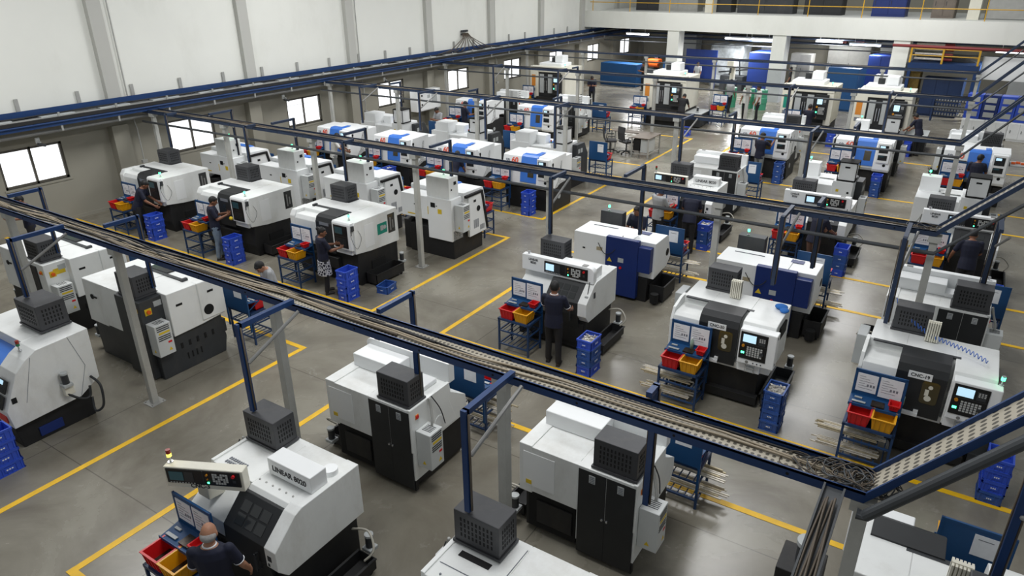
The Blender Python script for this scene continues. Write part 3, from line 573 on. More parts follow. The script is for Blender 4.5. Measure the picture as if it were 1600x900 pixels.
# ------------------------------------------------------------------ wide boxy lathe seen from behind
def boxy_lathe(name, small=False):
    t = thing(name, '', 'machine')
    b = MB(); b.box(-1.1, .5 if small else 1.1, .15, 1.3, 0, .5, 0, .01); base = b.build('base', 'base_black', t)
    b = MB()
    if not small: b.box(.42, 1.15, .75, 1.45, .45, 1.42, 0, .012)
    if not small: b.box(.40, .95, .85, 1.42, 1.4, 1.74, 0, .008)
    if small: b.box(.06, .52, .3, .62, 1.3, 1.7, 0, .012)
    b.build('tall_cabinet', 'white_clean', t)
    b = MB(); b.box(-.5, .54 if small else .42, .1, 1.35, .45, 1.32, 0, .012)
    if not small: b.box(.42, 1.1, .1, .75, .45, 1.5, 0, .012); b.box(.05, .4, .6, .95, 1.32, 1.6, 0, .01)
    body = b.build('body', 'white_clean', t)
    b = MB(); b.prism([(.3, 1.34), (.75, 1.36), (.75, 1.345), (.3, 1.325)], -.46, .02, 'x', 0); b.build('roof_sheet', 'white_paint' if small else 'door_blue', body)
    if small: b = MB(); b.box(.1, .2, 1.35, 1.354, 1.15, 1.19); b.build('rear_slot', 'void_black', body)
    b = MB(); b.box(-.95, -.45, .55, 1.45, .35, 1.48, 0, .012); b.box(-.45, -.43, .9, 1.4, .8, 1.4, 0); cab = b.build('rear_cabinet', 'white_clean', t)
    b = MB(); b.box(-.62, -.55, 1.45, 1.455, 1.2, 1.27, 0); b.cyl((-.85, 1.45, 1.2), (-.85, 1.46, 1.2), .03, 12, 1); b.build('cabinet_label', ['label_yellow', 'void_black'], cab)
    b = MB(); b.box(-.98, -.52, .95, 1.42, 1.49, 1.52, 1); b.box(-.95, -.55, .98, 1.40, 1.52, 1.97, 0, .006); b.box(-.98, -.52, .95, 1.42, 1.97, 2.0, 1)
    for x in (-.97, -.53):
        for y in (.96, 1.41): b.bar((x, y, 1.5), (x, y, 2.0), .02, .02, 1)
    fr = b.build('framed_transformer', ['white_clean', 'void_black'], t); b = MB(); b.box(-.80, -.68, 1.40, 1.408, 1.84, 1.88); b.build('framed_transformer_handle', 'void_black', fr)
    b = MB(); b.prism([(.1, .2), (.1, 1.0), (.35, 1.4), (.9, 1.4), (.9, .2)], -1.12, -.95, 'x', 0, .01); sd = b.build('side_panel', 'charcoal', t)
    b = MB(); b.box(-1.128, -1.118, .5, .62, 1.1, 1.24); b.box(-1.128, -1.118, .68, .8, 1.1, 1.24); b.build('side_label', 'grey_panel', sd)
    ebox(t, -1.3, -1.12, .92, 1.25, .45, 1.05, -1)
    b = MB(); b.prism([(-.02, .55), (.0, 1.2), (.1, 1.3), (.1, .5)], -.9, .5 if small else 1.05, 'x', 0, .01); b.build('front_panel', 'white_clean', t)
    b = MB(); b.box(-.2, .4, -.04, 0, .65, 1.2, 0, .01); b.build('blue_door', 'door_blue', t)
    tower(t, *((.35, .45, 1.7, 'green') if small else (-.2, 1.0, 1.32, 'off')))
    return t
# ------------------------------------------------------------------ vertical machining centre
def mill(name, badge, tank=True):
    t = thing(name, '', 'machine')
    b = MB(); b.box(-.95, .95, .1, 1.9, 0, .75, 0, .015); b.box(-.6, .75, -.15, .1, .25, .8, 0, .01); base = b.build('base', 'base_black', t)
    b = MB(); b.box(-1.0, 1.0, .2, 1.9, .75, 2.2, 0, .02); b.box(-1.02, -.55, -.02, .25, .7, 2.25, 0, .02); b.box(.75, 1.02, .0, .25, .7, 2.2, 0, .02); b.box(-1.0, 1.02, -.02, .3, 2.0, 2.28, 0, .02); body = b.build('body', 'offwhite', t)
    b = MB(); b.box(-.8, .5, .5, 1.6, 2.2, 2.38, 0, .03); b.box(-.1, .35, .9, 1.5, 2.38, 2.72, 0, .03); b.build('spindle_hood', 'white_clean', t)
    b = MB(); b.cyl((-.3, 1.2, 2.38), (-.3, 1.2, 2.6), .13, 18); b.build('spindle_motor', 'black_paint', t)
    b = MB(); b.box(-.56, .76, .05, .2, .78, 2.0, 0); dr = b.build('door_frame', 'black_paint', t)
    for x0, x1 in ((-.48, -.24), (.0, .26)):
        b = MB(); b.box(x0, x1, .02, .05, .98, 1.9, 0, .005); b.build('door_window', 'grey_panel', dr)
    b = MB(); b.bar((-.16, .0, 1.1), (-.16, .0, 1.6), .03, .03); b.bar((-.06, .0, 1.1), (-.06, .0, 1.6), .03, .03); b.build('door_handle', 'chrome', dr)
    b = MB(); b.box(.36, .86, -.16, -.02, .95, 1.95, 0, .012); pod = b.build('control_pod', 'black_paint', t); keypad(pod, .42, .8, 'tall', (.61, -.162, 1.46), (0, 0, 0), True)
    b = MB(); b.box(-.92, -.7, -.026, -.018, 1.3, 1.85, 0); b.box(-.92, -.72, -.026, -.018, 1.05, 1.2, 1); b.build('side_badge', [badge, 'ink_grey'], body)
    b = MB(); b.box(.4, .62, -.026, -.018, 2.1, 2.2, 0); b.build('name_badge', 'ink_grey', body)
    if tank:
        b = MB(); b.box(1.02, 1.75, .2, 1.5, .05, .62, 0, .01); b.box(1.0, 1.78, .18, 1.52, .62, .66, 1, .005); tk = b.build('coolant_tank', ['black_paint', 'grey_panel'], t); pump(tk, 1.5, .5, .72)
    b = MB(); b.cyl((-.9, -.0, 2.26), (-.9, -.0, 2.3), .02, 10); b.build('lamp_stub', 'chrome', body)
    tower(t, .85, .25, 2.28, 'green')
    return t
def old_lathe(name):
    t = thing(name, '', 'machine')
    b = MB(); b.prism([(.1, 0), (.05, .42), (1.2, .48), (1.2, 0)], -.85, .8, 'x', 0, .01); b.box(.5, .82, .35, .7, .06, .22, 1, .005); base = b.build('base', ['base_black', 'cabinet_blue'], t)
    b = MB(); b.prism([(.03, .42), (.0, .72), (.26, 1.26), (.42, 1.40), (.6, 1.50), (1.38, 1.53), (1.36, .66), (1.02, .46)], .42, .9, 'x', 0, .008)
    b.prism([(.03, .42), (.0, .72), (.2, 1.10), (.5, 1.2), (.62, 1.30), (.62, 1.50), (1.38, 1.53), (1.36, .66), (1.02, .46)], -.9, .42, 'x', 0, .008); body = b.build('body', 'white_paint', t)
    b = MB(); b.prism([(.22, 1.12), (.5, 1.215), (.62, 1.30), (.62, 1.34), (.48, 1.27), (.2, 1.16)], -.5, .3, 'x', 0, .004); b.build('blue_door', 'door_blue', t)
    b = MB(); b.bar((.902, 1.02, .46), (.902, 1.2, .95), .004, .005); b.bar((.902, 1.2, .95), (.902, 1.06, 1.515), .004, .005); b.bar((.902, .28, .75), (.902, .5, 1.42), .004, .005); b.build('panel_seam', 'ink_grey', body)
    b = MB(); b.box(.9, .906, .10, .17, .82, .91); b.build('side_vent', 'void_black', body)
    keypad(body, .3, .2, 'dim', (.66, .12, 1.06), (R(-26), 0, 0), True, 'screen_panel'); keypad(body, .3, .2, 'dim', (.66, .02, .84), (R(-24), 0, 0), False, 'key_panel')
    b = MB(); b.box(.5, .8, -.0, .012, .5, .62, 0); b.build('warning_marks', 'estop_red', body)
    tower(t, .62, .5, 1.46, 'off')
    transformer(t, -.15, .5, .9, 1.34, 1.54, 1.98)
    b = MB(); b.box(.9, 1.0, .78, .92, .62, .76, 0, .006); pb = b.build('pump_bracket', 'offwhite', t); pump(pb, .97, .84, .82)
    hose(t, [(.98, .8, .66), (1.02, .95, .5), (1.0, 1.1, .45), (.98, 1.15, .62)], .02, 'hose_dark')
    hose(t, [(.92, 1.22, .74), (1.08, 1.26, .6), (1.14, 1.2, .28), (1.05, 1.1, .2), (.95, 1.15, .4)], .02, 'hose_dark')
    return t
# ------------------------------------------------------------------ workstations, bins, crates, bar stock
def rack_proto(name, face):
    t = thing(name, '', 'rack')
    b = MB(); b.box(-.34, .34, -.24, -.20, .64, .68); b.box(-.34, .34, .20, .24, .64, .68); b.box(-.34, -.30, -.24, .24, .64, .68); b.box(.30, .34, -.24, .24, .64, .68); b.box(-.3, .3, -.2, .2, .645, .655)
    b.build('top_frame', 'rack_blue', t)
    for x in (-.32, .32):
        for y in (-.22, .22):
            q = MB(); q.box(x-.016, x+.016, y-.016, y+.016, 0, .64); q.build('leg', 'rack_blue', t)
    for z in (.14, .42):
        q = MB(); q.bar((-.32, -.22, z), (.32, -.22, z), .025, .025); q.bar((-.32, .22, z), (.32, .22, z), .025, .025); q.bar((-.32, -.22, z), (-.32, .22, z), .025, .025); q.bar((.32, -.22, z), (.32, .22, z), .025, .025)
        for k in range(6): q.bar((-.25+.1*k, -.22, z), (-.25+.1*k, .22, z), .014, .012)
        q.build('shelf', 'rack_blue', t)
    q = MB(); q.box(-.33, .33, .262, .275, .70, 1.30); q.box(-.34, -.31, .255, .28, .3, 1.33); q.box(.31, .34, .255, .28, .3, 1.33); q.box(-.34, .34, .255, .28, 1.30, 1.33); bd = q.build('notice_board', 'board_blue', t)
    f = -1 if face == 'front' else -1
    for (x0, x1, z0, z1, tx) in ((-.30, -.03, .98, 1.27, .0), (.0, .30, .96, 1.28, .0)):
        q = MB(); q.box(x0, x1, .255, .261, z0, z1, 0)
        for j in range(6): q.box(x0+.03, x0+.11+.11*((j*7+int(x0*10)) % 3)/2, .2535, .256, z1-.05-.038*j, z1-.044-.038*j, 1)
        for k in range(3): q.box(x0+.14+.04*k, x0+.165+.04*k, .2535, .256, z1-.2, z1-.16, 1)
        q.build('paper_sheet', ['paper', 'ink_grey'], bd)
    if face == 'back':
        q = MB(); q.box(-.2, .02, .275, .279, .98, 1.25, 0); q.box(-.16, -.02, .278, .2805, 1.19, 1.2, 1); q.build('paper_sheet', ['paper', 'ink_grey'], bd)
    q = MB(); q.prism([(.0, .86), (.26, .90), (.26, .93), (.25, .93), (.25, .915), (.01, .875), (.01, .9), (0, .9)], -.34, .34, 'x', 0); q.bar((-.33, .02, .87), (-.33, .26, .75), .015, .015); q.bar((.33, .02, .87), (.33, .26, .75), .015, .015); tr = q.build('gauge_tray', 'board_blue', t)
    q = MB(); q.box(-.3, -.12, .06, .1, .895, .905); q.box(-.28, -.18, .16, .19, .905, .92); q.box(-.05, .12, .05, .2, .89, .91, 1); q.build('gauges', ['grey_panel', 'parts_dark'], tr)
    return t
def bin_mesh(name, m, fill, w=.29, d=.33, h=.20):
    b = MB(); t = .012; s = .82
    # tapered box with a low sloping front
    o = [(-w/2*s, -d/2*s), (w/2*s, -d/2*s), (w/2*s, d/2*s), (-w/2*s, d/2*s)]; u = [(-w/2, -d/2), (w/2, -d/2), (w/2, d/2), (-w/2, d/2)]
    B = [b.bm.verts.new((x, y, 0)) for x, y in o]; T = [b.bm.verts.new((x, y, h)) for x, y in u]; I = [b.bm.verts.new((x*.92, y*.92, h)) for x, y in u]; J = [b.bm.verts.new((x*.9, y*.9, .03)) for x, y in o]
    b.face(B[::-1])
    for i in range(4):
        k = (i+1) % 4; b.face([B[i], B[k], T[k], T[i]]); b.face([T[i], T[k], I[k], I[i]]); b.face([I[i], I[k], J[k], J[i]])
    b.face(J, 1)
    for z in (h-.012,):
        b.box(-w/2-.012, w/2+.012, -d/2-.012, -d/2, z, z+.012); b.box(-w/2-.012, w/2+.012, d/2, d/2+.012, z, z+.012); b.box(-w/2-.012, -w/2, -d/2, d/2, z, z+.012); b.box(w/2, w/2+.012, -d/2, d/2, z, z+.012)
    for k in range(4):
        x = -w*.36+k*w*.24; b.bar((x, -d/2*.86, .03), (x, -d/2-.004, h-.02), .012, .014)
    for k in range(3):
        y = -d*.3+k*d*.3; b.bar((w/2*.86, y, .03), (w/2+.004, y, h-.02), .014, .012)
    return b.build(name, [m, fill], None)
def crate_mesh(name, m, w=.30, d=.40, h=.175):
    b = MB(); t = .012
    b.box(-w/2+.01, w/2-.01, -d/2+.01, d/2-.01, 0, .012)
    for x0, x1, y0, y1 in ((-w/2+.01, w/2-.01, -d/2+.01, -d/2+.022), (-w/2+.01, w/2-.01, d/2-.022, d/2-.01), (-w/2+.01, -w/2+.022, -d/2+.01, d/2-.01), (w/2-.022, w/2-.01, -d/2+.01, d/2-.01)): b.box(x0, x1, y0, y1, 0, h-.02)
    for x0, x1, y0, y1 in ((-w/2, w/2, -d/2, -d/2+.022), (-w/2, w/2, d/2-.022, d/2), (-w/2, -w/2+.022, -d/2, d/2), (w/2-.022, w/2, -d/2, d/2)): b.box(x0, x1, y0, y1, h-.035, h); b.box(x0, x1, y0, y1, 0, .014)
    for k in range(5):
        x = -w/2+.04+k*(w-.08)/4
        for y in (-d/2+.002, d/2-.012): b.box(x-.005, x+.005, y, y+.01, .01, h-.03)
    for k in range(6):
        y = -d/2+.04+k*(d-.08)/5
        for x in (-w/2+.002, w/2-.012): b.box(x, x+.01, y-.005, y+.005, .01, h-.03)
    b.box(-.05, .05, -d/2-.001, -d/2+.005, .055, .115, 0); b.box(w/2-.005, w/2+.001, -.07, .07, .055, .12, 0)
    for j in range(3): b.box(-.03+.022*j, -.016+.022*j, -d/2-.002, -d/2, .074, .094, 1); b.box(w/2, w/2+.002, -.045+.034*j, -.023+.034*j, .076, .096, 1)
    return b.build(name, [m, 'text_white'], None)
# ------------------------------------------------------------------ people
def remesh(bm, name, mats, parent, vox, smooth=2):
    bmesh.ops.recalc_face_normals(bm, faces=bm.faces)
    me = bpy.data.meshes.new(name); bm.to_mesh(me); bm.free(); o = bpy.data.objects.new(name, me); C.objects.link(o)
    m = o.modifiers.new('r', 'REMESH'); m.mode = 'VOXEL'; m.voxel_size = vox
    s = o.modifiers.new('s', 'SMOOTH'); s.factor = .5; s.iterations = smooth
    dg = bpy.context.evaluated_depsgraph_get(); n = bpy.data.meshes.new_from_object(o.evaluated_get(dg)); bpy.data.objects.remove(o)
    n.materials.clear(); n.materials.append(MATS[mats])
    for p in n.polygons: p.use_smooth = True
    q = bpy.data.objects.new(name, n); C.objects.link(q); q.parent = parent; return q
def rings(b, rr, n=14):
    # rr: list of (center Vector, x-axis vec, y-axis vec) ellipses
    L = []
    for c, ax, ay in rr: L.append([b.bm.verts.new(c + ax*math.cos(2*math.pi*k/n) + ay*math.sin(2*math.pi*k/n)) for k in range(n)])
    for i in range(len(L)-1):
        for k in range(n): b.face([L[i][k], L[i][(k+1) % n], L[i+1][(k+1) % n], L[i+1][k]])
    b.face(L[0][::-1]); b.face(L[-1])
def ball(b, c, r, sc=(1,1,1), M=None):
    t = bmesh.new(); bmesh.ops.create_uvsphere(t, u_segments=14, v_segments=10, radius=r)
    for v in t.verts:
        p = Vector((v.co.x*sc[0], v.co.y*sc[1], v.co.z*sc[2]))
        v.co = (M @ p if M else p) + Vector(c)
    b.merge(t)
def limb(b, pts, rs, n=12):
    b.tube(pts, rs, n)
    for p, r in zip(pts, rs): ball(b, p, r*.98)
def person(x, y, rz, label, shirt='shirt_navy', pants='pants_black', skin='skin', hair='short', lean=0, head=(10, 0), arms=((35, 8, 60, -10), (35, 8, 60, -10)), legs=(.06, -.04), h=1.66, vox=.013, skirt=None, trim=None, cap=None, long_sleeve=False):
    t = thing('person', label, 'person', (x, y, 0), rz)
    k = h/1.68
    V = lambda a, b_, c: Vector((a, b_, c))*k
    hip = V(0, 0, .92); ML = Matrix.Rotation(R(-lean), 3, 'X')
    up = lambda p: hip + ML @ (p - hip)
    MH = ML @ Matrix.Rotation(R(head[1]), 3, 'Z') @ Matrix.Rotation(R(-head[0]), 3, 'X')
    neck = up(V(0, .0, 1.43)); hc = neck + MH @ V(0, .02, .125)
    torso = [(.86, .155, .105, 0), (.95, .160, .11, 0), (1.06, .145, .10, 0), (1.2, .165, .112, 0), (1.32, .178, .11, -.005), (1.40, .15, .085, -.01), (1.445, .07, .06, 0)]
    # joints
    J = []
    for sgn, (pf, ab, el, inn) in zip((-1, 1), arms):
        sh = up(V(sgn*.175, -.005, 1.375))
        # upper arm hangs along -z; pitch forward about x, abduct about y
        Mu = ML @ Matrix.Rotation(R(pf), 3, 'X') @ Matrix.Rotation(R(-sgn*ab), 3, 'Y')
        d1 = Mu @ Vector((0, 0, -1)); elb = sh + d1*.285*k
        Mf = ML @ Matrix.Rotation(R(sgn*(-inn)), 3, 'Z') @ Matrix.Rotation(R(pf+el), 3, 'X') @ Matrix.Rotation(R(-sgn*ab*.5), 3, 'Y')
        d2 = Mf @ Vector((0, 0, -1)); wr = elb + d2*.245*k
        J.append((sh, elb, wr, d2, Mf, sgn))
    LG = []
    for sgn, st in zip((-1, 1), legs):
        hp = V(sgn*.085, 0, .88); an = V(sgn*.11, st, .075); kn = (hp+an)/2 + V(0, .02+.2*abs(st)*.3, .03); LG.append((hp, kn, an, sgn))
    # skin body
    b = MB()
    rings(b, [(up(V(0, dy, z)), Vector((a*k*.93, 0, 0)), ML @ Vector((0, d*k*.93, 0))) for z, a, d, dy in torso])
    limb(b, [neck - ML @ V(0, 0, .04), neck + (hc-neck)*.55], [.056*k, .05*k])
    ball(b, hc, .098*k, (.80, .98, 1.12), MH); ball(b, hc + MH @ V(0, .025, -.06), .068*k, (.82, .95, .95), MH)
    ball(b, hc + MH @ V(0, .105, -.02), .017*k, (.8, 1.1, 1.4), MH)
    for sgn in (-1, 1): ball(b, hc + MH @ V(sgn*.079, -.005, -.012), .026*k, (.45, .8, 1.2), MH)
    for sh, elb, wr, d2, Mf, sgn in J:
        limb(b, [sh, sh.lerp(elb, .4), elb], [.05*k, .046*k, .039*k]); limb(b, [elb, elb.lerp(wr, .35), wr], [.039*k, .038*k, .026*k])
        pc = wr + d2*.05*k
        ball(b, pc, .05*k, (.36, .80, 1.0), Mf)
        for f, (oy, ln, cu) in enumerate(((.03, .07, .25), (.011, .08, .22), (-.009, .075, .28), (-.028, .06, .35))):
            a0 = wr + d2*.085*k + Mf @ V(0, oy, 0); inw = Mf @ Vector((-sgn, 0, 0))
            a1 = a0 + (d2 + inw*cu).normalized()*ln*.55*k + Mf @ V(0, oy*.25, 0); a2 = a1 + (d2 + inw*(cu+.9)).normalized()*ln*.5*k
            b.tube([a0 - d2*.02*k, a0, a1, a2], [.0095*k, .0095*k, .009*k, .0075*k], 8)
        a0 = wr + d2*.035*k + Mf @ V(0, .03, 0); a1 = a0 + (d2*.7 + Mf @ Vector((-sgn*.3, .75, 0))).normalized()*.04*k; a2 = a1 + (d2 + Mf @ Vector((-sgn*.4, .2, 0))).normalized()*.03*k
        b.tube([a0, a1, a2], [.013*k, .011*k, .009*k], 8)
    for hp, kn, an, sgn in LG:
        limb(b, [hp, hp.lerp(kn, .5), kn], [.075*k, .066*k, .05*k]); limb(b, [kn, kn.lerp(an, .35), an], [.05*k, .05*k, .033*k]); ball(b, an + V(0, .06, -.04), .042*k, (.9, 2.1, .75))
    remesh(b.bm, 'body', skin, t, min(vox, .011))
    # shirt
    b = MB(); rings(b, [(up(V(0, dy, z)), Vector((a*k*1.08, 0, 0)), ML @ Vector((0, d*k*1.12, 0))) for z, a, d, dy in [(.80 if not skirt else .70, .165, .115, 0)]+torso[1:6]+[(1.432, .085, .07, 0)]])
    for sh, elb, wr, d2, Mf, sgn in J:
        limb(b, [sh, sh.lerp(elb, .4), sh.lerp(elb, .72)], [.06*k, .058*k, .058*k])
        if long_sleeve: limb(b, [sh.lerp(elb, .6), elb, elb.lerp(wr, .9)], [.055*k, .05*k, .036*k])
    s = remesh(b.bm, 'shirt', shirt, t, vox)
    if trim:
        b = MB(); pts = [neck + ML @ V(.064*math.cos(a), .054*math.sin(a)+.0, .012) for a in [2*math.pi*q/20 for q in range(21)]]; b.tube(pts, .009*k, 8)
        b.build('collar', trim, t, True)
        b = MB()
        for sh, elb, wr, d2, Mf, sgn in J:
            d = (elb-sh).normalized(); c = sh.lerp(elb, .78); a = d.orthogonal().normalized(); e = d.cross(a)
            b.tube([c + (a*math.cos(q)+e*math.sin(q))*.056*k for q in [2*math.pi*u/18 for u in range(19)]], .005*k, 6)
        b.build('sleeve_trim', trim, t, True)
    # trousers
    b = MB()
    rings(b, [(V(0, 0, .80), Vector((.15*k, 0, 0)), Vector((0, .105*k, 0))), (V(0, 0, .88), Vector((.165*k, 0, 0)), Vector((0, .118*k, 0))), (V(0, 0, .98), Vector((.158*k, 0, 0)), Vector((0, .108*k, 0)))])
    for hp, kn, an, sgn in LG: limb(b, [hp, hp.lerp(kn, .5), kn, kn.lerp(an, .5), an + V(0, 0, .02)], [.094*k, .084*k, .066*k, .06*k, .056*k])
    remesh(b.bm, 'trousers', pants, t, vox)
    if skirt:
        b = MB(); rings(b, [(V(0, 0, z), Vector((a*k, 0, 0)), Vector((0, d*k, 0))) for z, a, d in ((.86, .18, .135), (.7, .195, .15), (.5, .215, .17))]); remesh(b.bm, 'tunic_skirt', skirt, t, vox)
    b = MB()
    for hp, kn, an, sgn in LG:
        ball(b, an + V(0, .065, -.043), .046*k, (1.0, 2.5, .75)); ball(b, an + V(0, -.01, -.035), .045*k, (.95, 1.0, .95)); b.box(an.x-.042*k, an.x+.042*k, an.y-.05*k, an.y+.17*k, 0, .02*k)
    remesh(b.bm, 'shoes', 'shoe', t, .011)
    # hair
    b = MB()
    if hair == 'bald':
        ball(b, hc + MH @ V(0, -.022, -.018), .101*k, (.82, .93, .62), MH); remesh(b.bm, 'hair', 'hair_grey', t, .009)
    else:
        ball(b, hc + MH @ V(0, -.018, .024), .104*k, (.82, .95, 1.02), MH); ball(b, hc + MH @ V(0, .035, .07), .06*k, (1.05, .9, .6), MH)
        if hair == 'bun': ball(b, hc + MH @ V(0, -.10, .07), .05*k)
        remesh(b.bm, 'hair', 'hair_black', t, .009)
    b = MB()
    for sgn in (-1, 1):
        ball(b, hc + MH @ V(sgn*.032, .085, .012), .011*k, (1.2, .5, .7), MH); ball(b, hc + MH @ V(sgn*.033, .088, .034), .018*k, (1.1, .35, .25), MH)
    ball(b, hc + MH @ V(0, .096, -.066), .022*k, (1.1, .35, .28), MH)
    b.build('eyes_and_mouth', 'hair_black', t, True)
    if cap:
        b = MB(); ball(b, hc + MH @ V(0, 0, .045), .106*k, (.85, 1.0, .8), MH); ball(b, hc + MH @ V(0, .1, .05), .06*k, (1.1, 1.1, .18), MH); remesh(b.bm, 'cap', cap, t, .01)
    return t, J
# ------------------------------------------------------------------ building shell
XW = -21.6
b = MB(); b.quad((-23, -6, 0), (14, -6, 0), (14, 62, 0), (-23, 62, 0)); struct(b.build('floor', 'concrete_floor'))
WIN = [8.2, 13.22, 18.12, 23.12, 28.12, 33.1, 38.05, 43.0, 48.0, 53.0]
b = MB(); x0, x1 = XW-.6, XW-.22
ys = [-6]+[v for y in WIN for v in (y, y+1.72)]+[62]
for i in range(0, len(ys), 2): b.box(x0, x1, ys[i], ys[i+1], 0, 2.5)
for y in WIN: b.box(x0, x1, y, y+1.72, 0, 1.24); b.box(x0, x1, y, y+1.72, 2.30, 2.5)
b.box(x0, XW, -6, 62, 2.5, 2.78, 0); b.box(x0, XW-.02, -6, 62, 2.78, 12, 1)
for y in [1.55, 6.55, 11.55, 16.5, 21.5, 26.45, 31.5, 36.5, 41.5, 46.5, 51.5]:
    b.box(x1-.02, XW+.06, y-.25, y+.25, 0, 2.5, 0); b.box(XW-.1, XW+.16, y-.2, y+.2, 2.78, 12, 2)
struct(b.build('wall_left', ['wall_grey', 'wall_white', 'pilaster_white']))
b = MB(); b.box(XW-.22, XW-.20, -6, 62, 0, .1); struct(b.build('baseboard_left', 'wall_grey'))
for i, y in enumerate(WIN):
    a0, a1, z0, z1 = y, y+1.72, 1.24, 2.30; xx = XW-.36
    b = MB()
    for q in ((a0, a0+.07, z0, z1), (a1-.07, a1, z0, z1), (a0, a1, z0, z0+.07), (a0, a1, z1-.07, z1), ((a0+a1)/2-.03, (a0+a1)/2+.03, z0, z1)): b.box(xx, xx+.1, *q)
    wn = struct(b.build('window_%d' % (i+1), 'window_frame'))
    for p0, p1 in ((a0+.06, (a0+a1)/2-.02), ((a0+a1)/2+.02, a1-.06)): g = MB(); g.box(xx+.03, xx+.045, p0, p1, z0+.06, z1-.06); g.build('pane', 'pane_lit', wn)
    if i >= 2:
        g = MB()
        for k in range(5): g.bar((xx+.02, a0+.05, z0+.17+.17*k), (xx+.02, a1-.05, z0+.17+.17*k), .012, .012)
        for k in range(4): g.bar((xx+.105, a0+.05, z0+.2+.2*k), (xx+.105, a1-.05, z0+.2+.2*k), .01, .01)
        g.build('window_grille', 'grey_panel', wn)
    g = MB(); g.box(xx+.09, XW-.2, a0-.04, a1+.04, z0-.06, z0); g.build('window_sill', 'wall_grey', wn)
# floor markings
def line(nm, x0, x1, y0, y1, lb):
    h_ = .003 if y1-y0 > 1 else .004
    b = MB(); b.box(x0, x1, y0, y1, 0.0005, h_+.0001*nm); o = b.build('floor_marking', 'yellow_line'); o['kind'] = 'structure'; o.name = 'trim_%d' % nm
LN = [(-9.95, -9.85, -4, 7.83), (-9.95, -9.85, 9.73, 15.1), (-9.95, -9.85, 17.0, 22.4), (-9.95, -9.85, 24.25, 29.7), (-8.05, -7.95, 2.4, 7.85), (-8.05, -7.95, 9.73, 15.1), (-8.05, -7.95, 17.0, 22.3), (-8.05, -7.95, 24.3, 29.7),
      (-22, -9.85, 7.78, 7.88), (-22, -9.85, 9.68, 9.78), (-22, -9.85, 15.05, 15.15), (-22, -9.85, 16.9, 17.0), (-22, -9.85, 22.3, 22.4), (-22, -9.85, 24.2, 24.3), (-22, -9.85, 29.6, 29.7),
      (-8.05, 9, 7.80, 7.90), (-8.05, 9, 9.66, 9.76), (-8.05, 9, 15.03, 15.13), (-8.05, 9, 16.88, 16.98), (-8.05, 9, 22.3, 22.4), (-8.05, 9, 24.2, 24.3), (-8.05, 9, 29.6, 29.7), (-8.05, -6.9, 2.4, 2.5)]
for i, q in enumerate(LN): line(i+1, *q, '')
# ------------------------------------------------------------------ wall cable ladder
t = thing('wall_cable_ladder', 'blue cable ladder running along the left wall above the windows', 'cable ladder', (XW+.4, 25, 3.0))
b = MB(); b.box(-.2, -.17, -30, 25.3, .14, .32); b.build('wall_rail', 'blue_steel', t)
b = MB(); b.box(.18, .21, -30, 25.3, -.13, .02); b.build('outer_rail', 'blue_steel', t)
b = MB(); b.box(.14, .25, -30, 25.3, .02, .11); b.build('cable_duct', 'cable_black', t)
b = MB(); [b.box(-.15, .1, -29+1.62*k+.3, -29+1.62*k+1.2, .12, .15) for k in range(34)]; b.build('cover_plate', 'grey_panel', t)
b = MB(); b.box(-.33, .18, -30, 25.3, .10, .115); b.build('tray_floor', 'steel_grey', t)
for k in range(30):
    y = -29+1.62*k
    q = MB(); q.box(-.40, -.37, y-.05, y+.05, -.1, .62); q.bar((-.37, y, .06), (.2, y, .06), .05, .05); q.box(.16, .2, y+.7, y+.75, -.28, .22, 0); q.build('bracket', 'steel_grey', t)
b = MB(); b.tube([(XW+.42, -6, 2.72), (XW+.42, 50, 2.72)], .05, 12); tag(b.build('wall_pipe', 'pipe_grey'), 'grey air pipe running under the wall cable ladder', 'pipe')
b = MB(); b.tube([(XW+.62, -6, 2.98), (XW+.62, 50, 2.98)], .035, 12); tag(b.build('wall_pipe', 'blue_steel'), 'blue pipe running along the outer side of the wall cable ladder', 'pipe')
b = MB()
for j in range(4):
    pts = [(XW+.26+.05*j+.03*math.sin(y*.9+j), y, 3.14+.03*j*.5+ .02*math.sin(y*1.3+j*2)) for y in [-5+1.2*k for k in range(45)]]; b.tube(pts, .013, 6)
tag(b.build('cable_bundle', 'cable_black', None, True), 'black cables lying in the wall cable ladder', 'cables', kind='stuff')
for n_, y in enumerate((12.0, 21.95, 31.9)):
    b = MB(); b.tube([(XW+.03, y, 2.8), (XW+.03, y, 11)], .02, 8); b.tube([(XW-.0, y+.05, 2.6), (XW+.08, y+.05, 2.3), (XW+.08, y+.05, 1.35)], .02, 8); b.box(XW+.05, XW+.14, y-.03, y+.13, 1.25, 1.35)
    tag(b.build('wall_conduit', 'steel_grey'), 'thin grey conduit on the left wall beside the %s white pilaster' % ('second', 'fourth', 'sixth')[n_], 'conduit')
for n_, (y, pl) in enumerate(((9.2, 'above the nearest window'), (17.8, 'between the second and third windows'), (23.3, 'above the fourth window'))):
    t = thing('security_camera', 'small white wall camera %s' % pl, 'camera', (XW+.05, y, 2.5)); q = MB(); q.box(-.02, .03, -.05, .05, -.1, .05); q.bar((.03, 0, -.03), (.16, 0, -.06), .03, .03); q.build('bracket', 'white_clean', t); q = MB(); q.cyl((.12, -.08, -.1), (.2, .1, -.16), .04, 12); q.build('camera_body', 'charcoal', t)
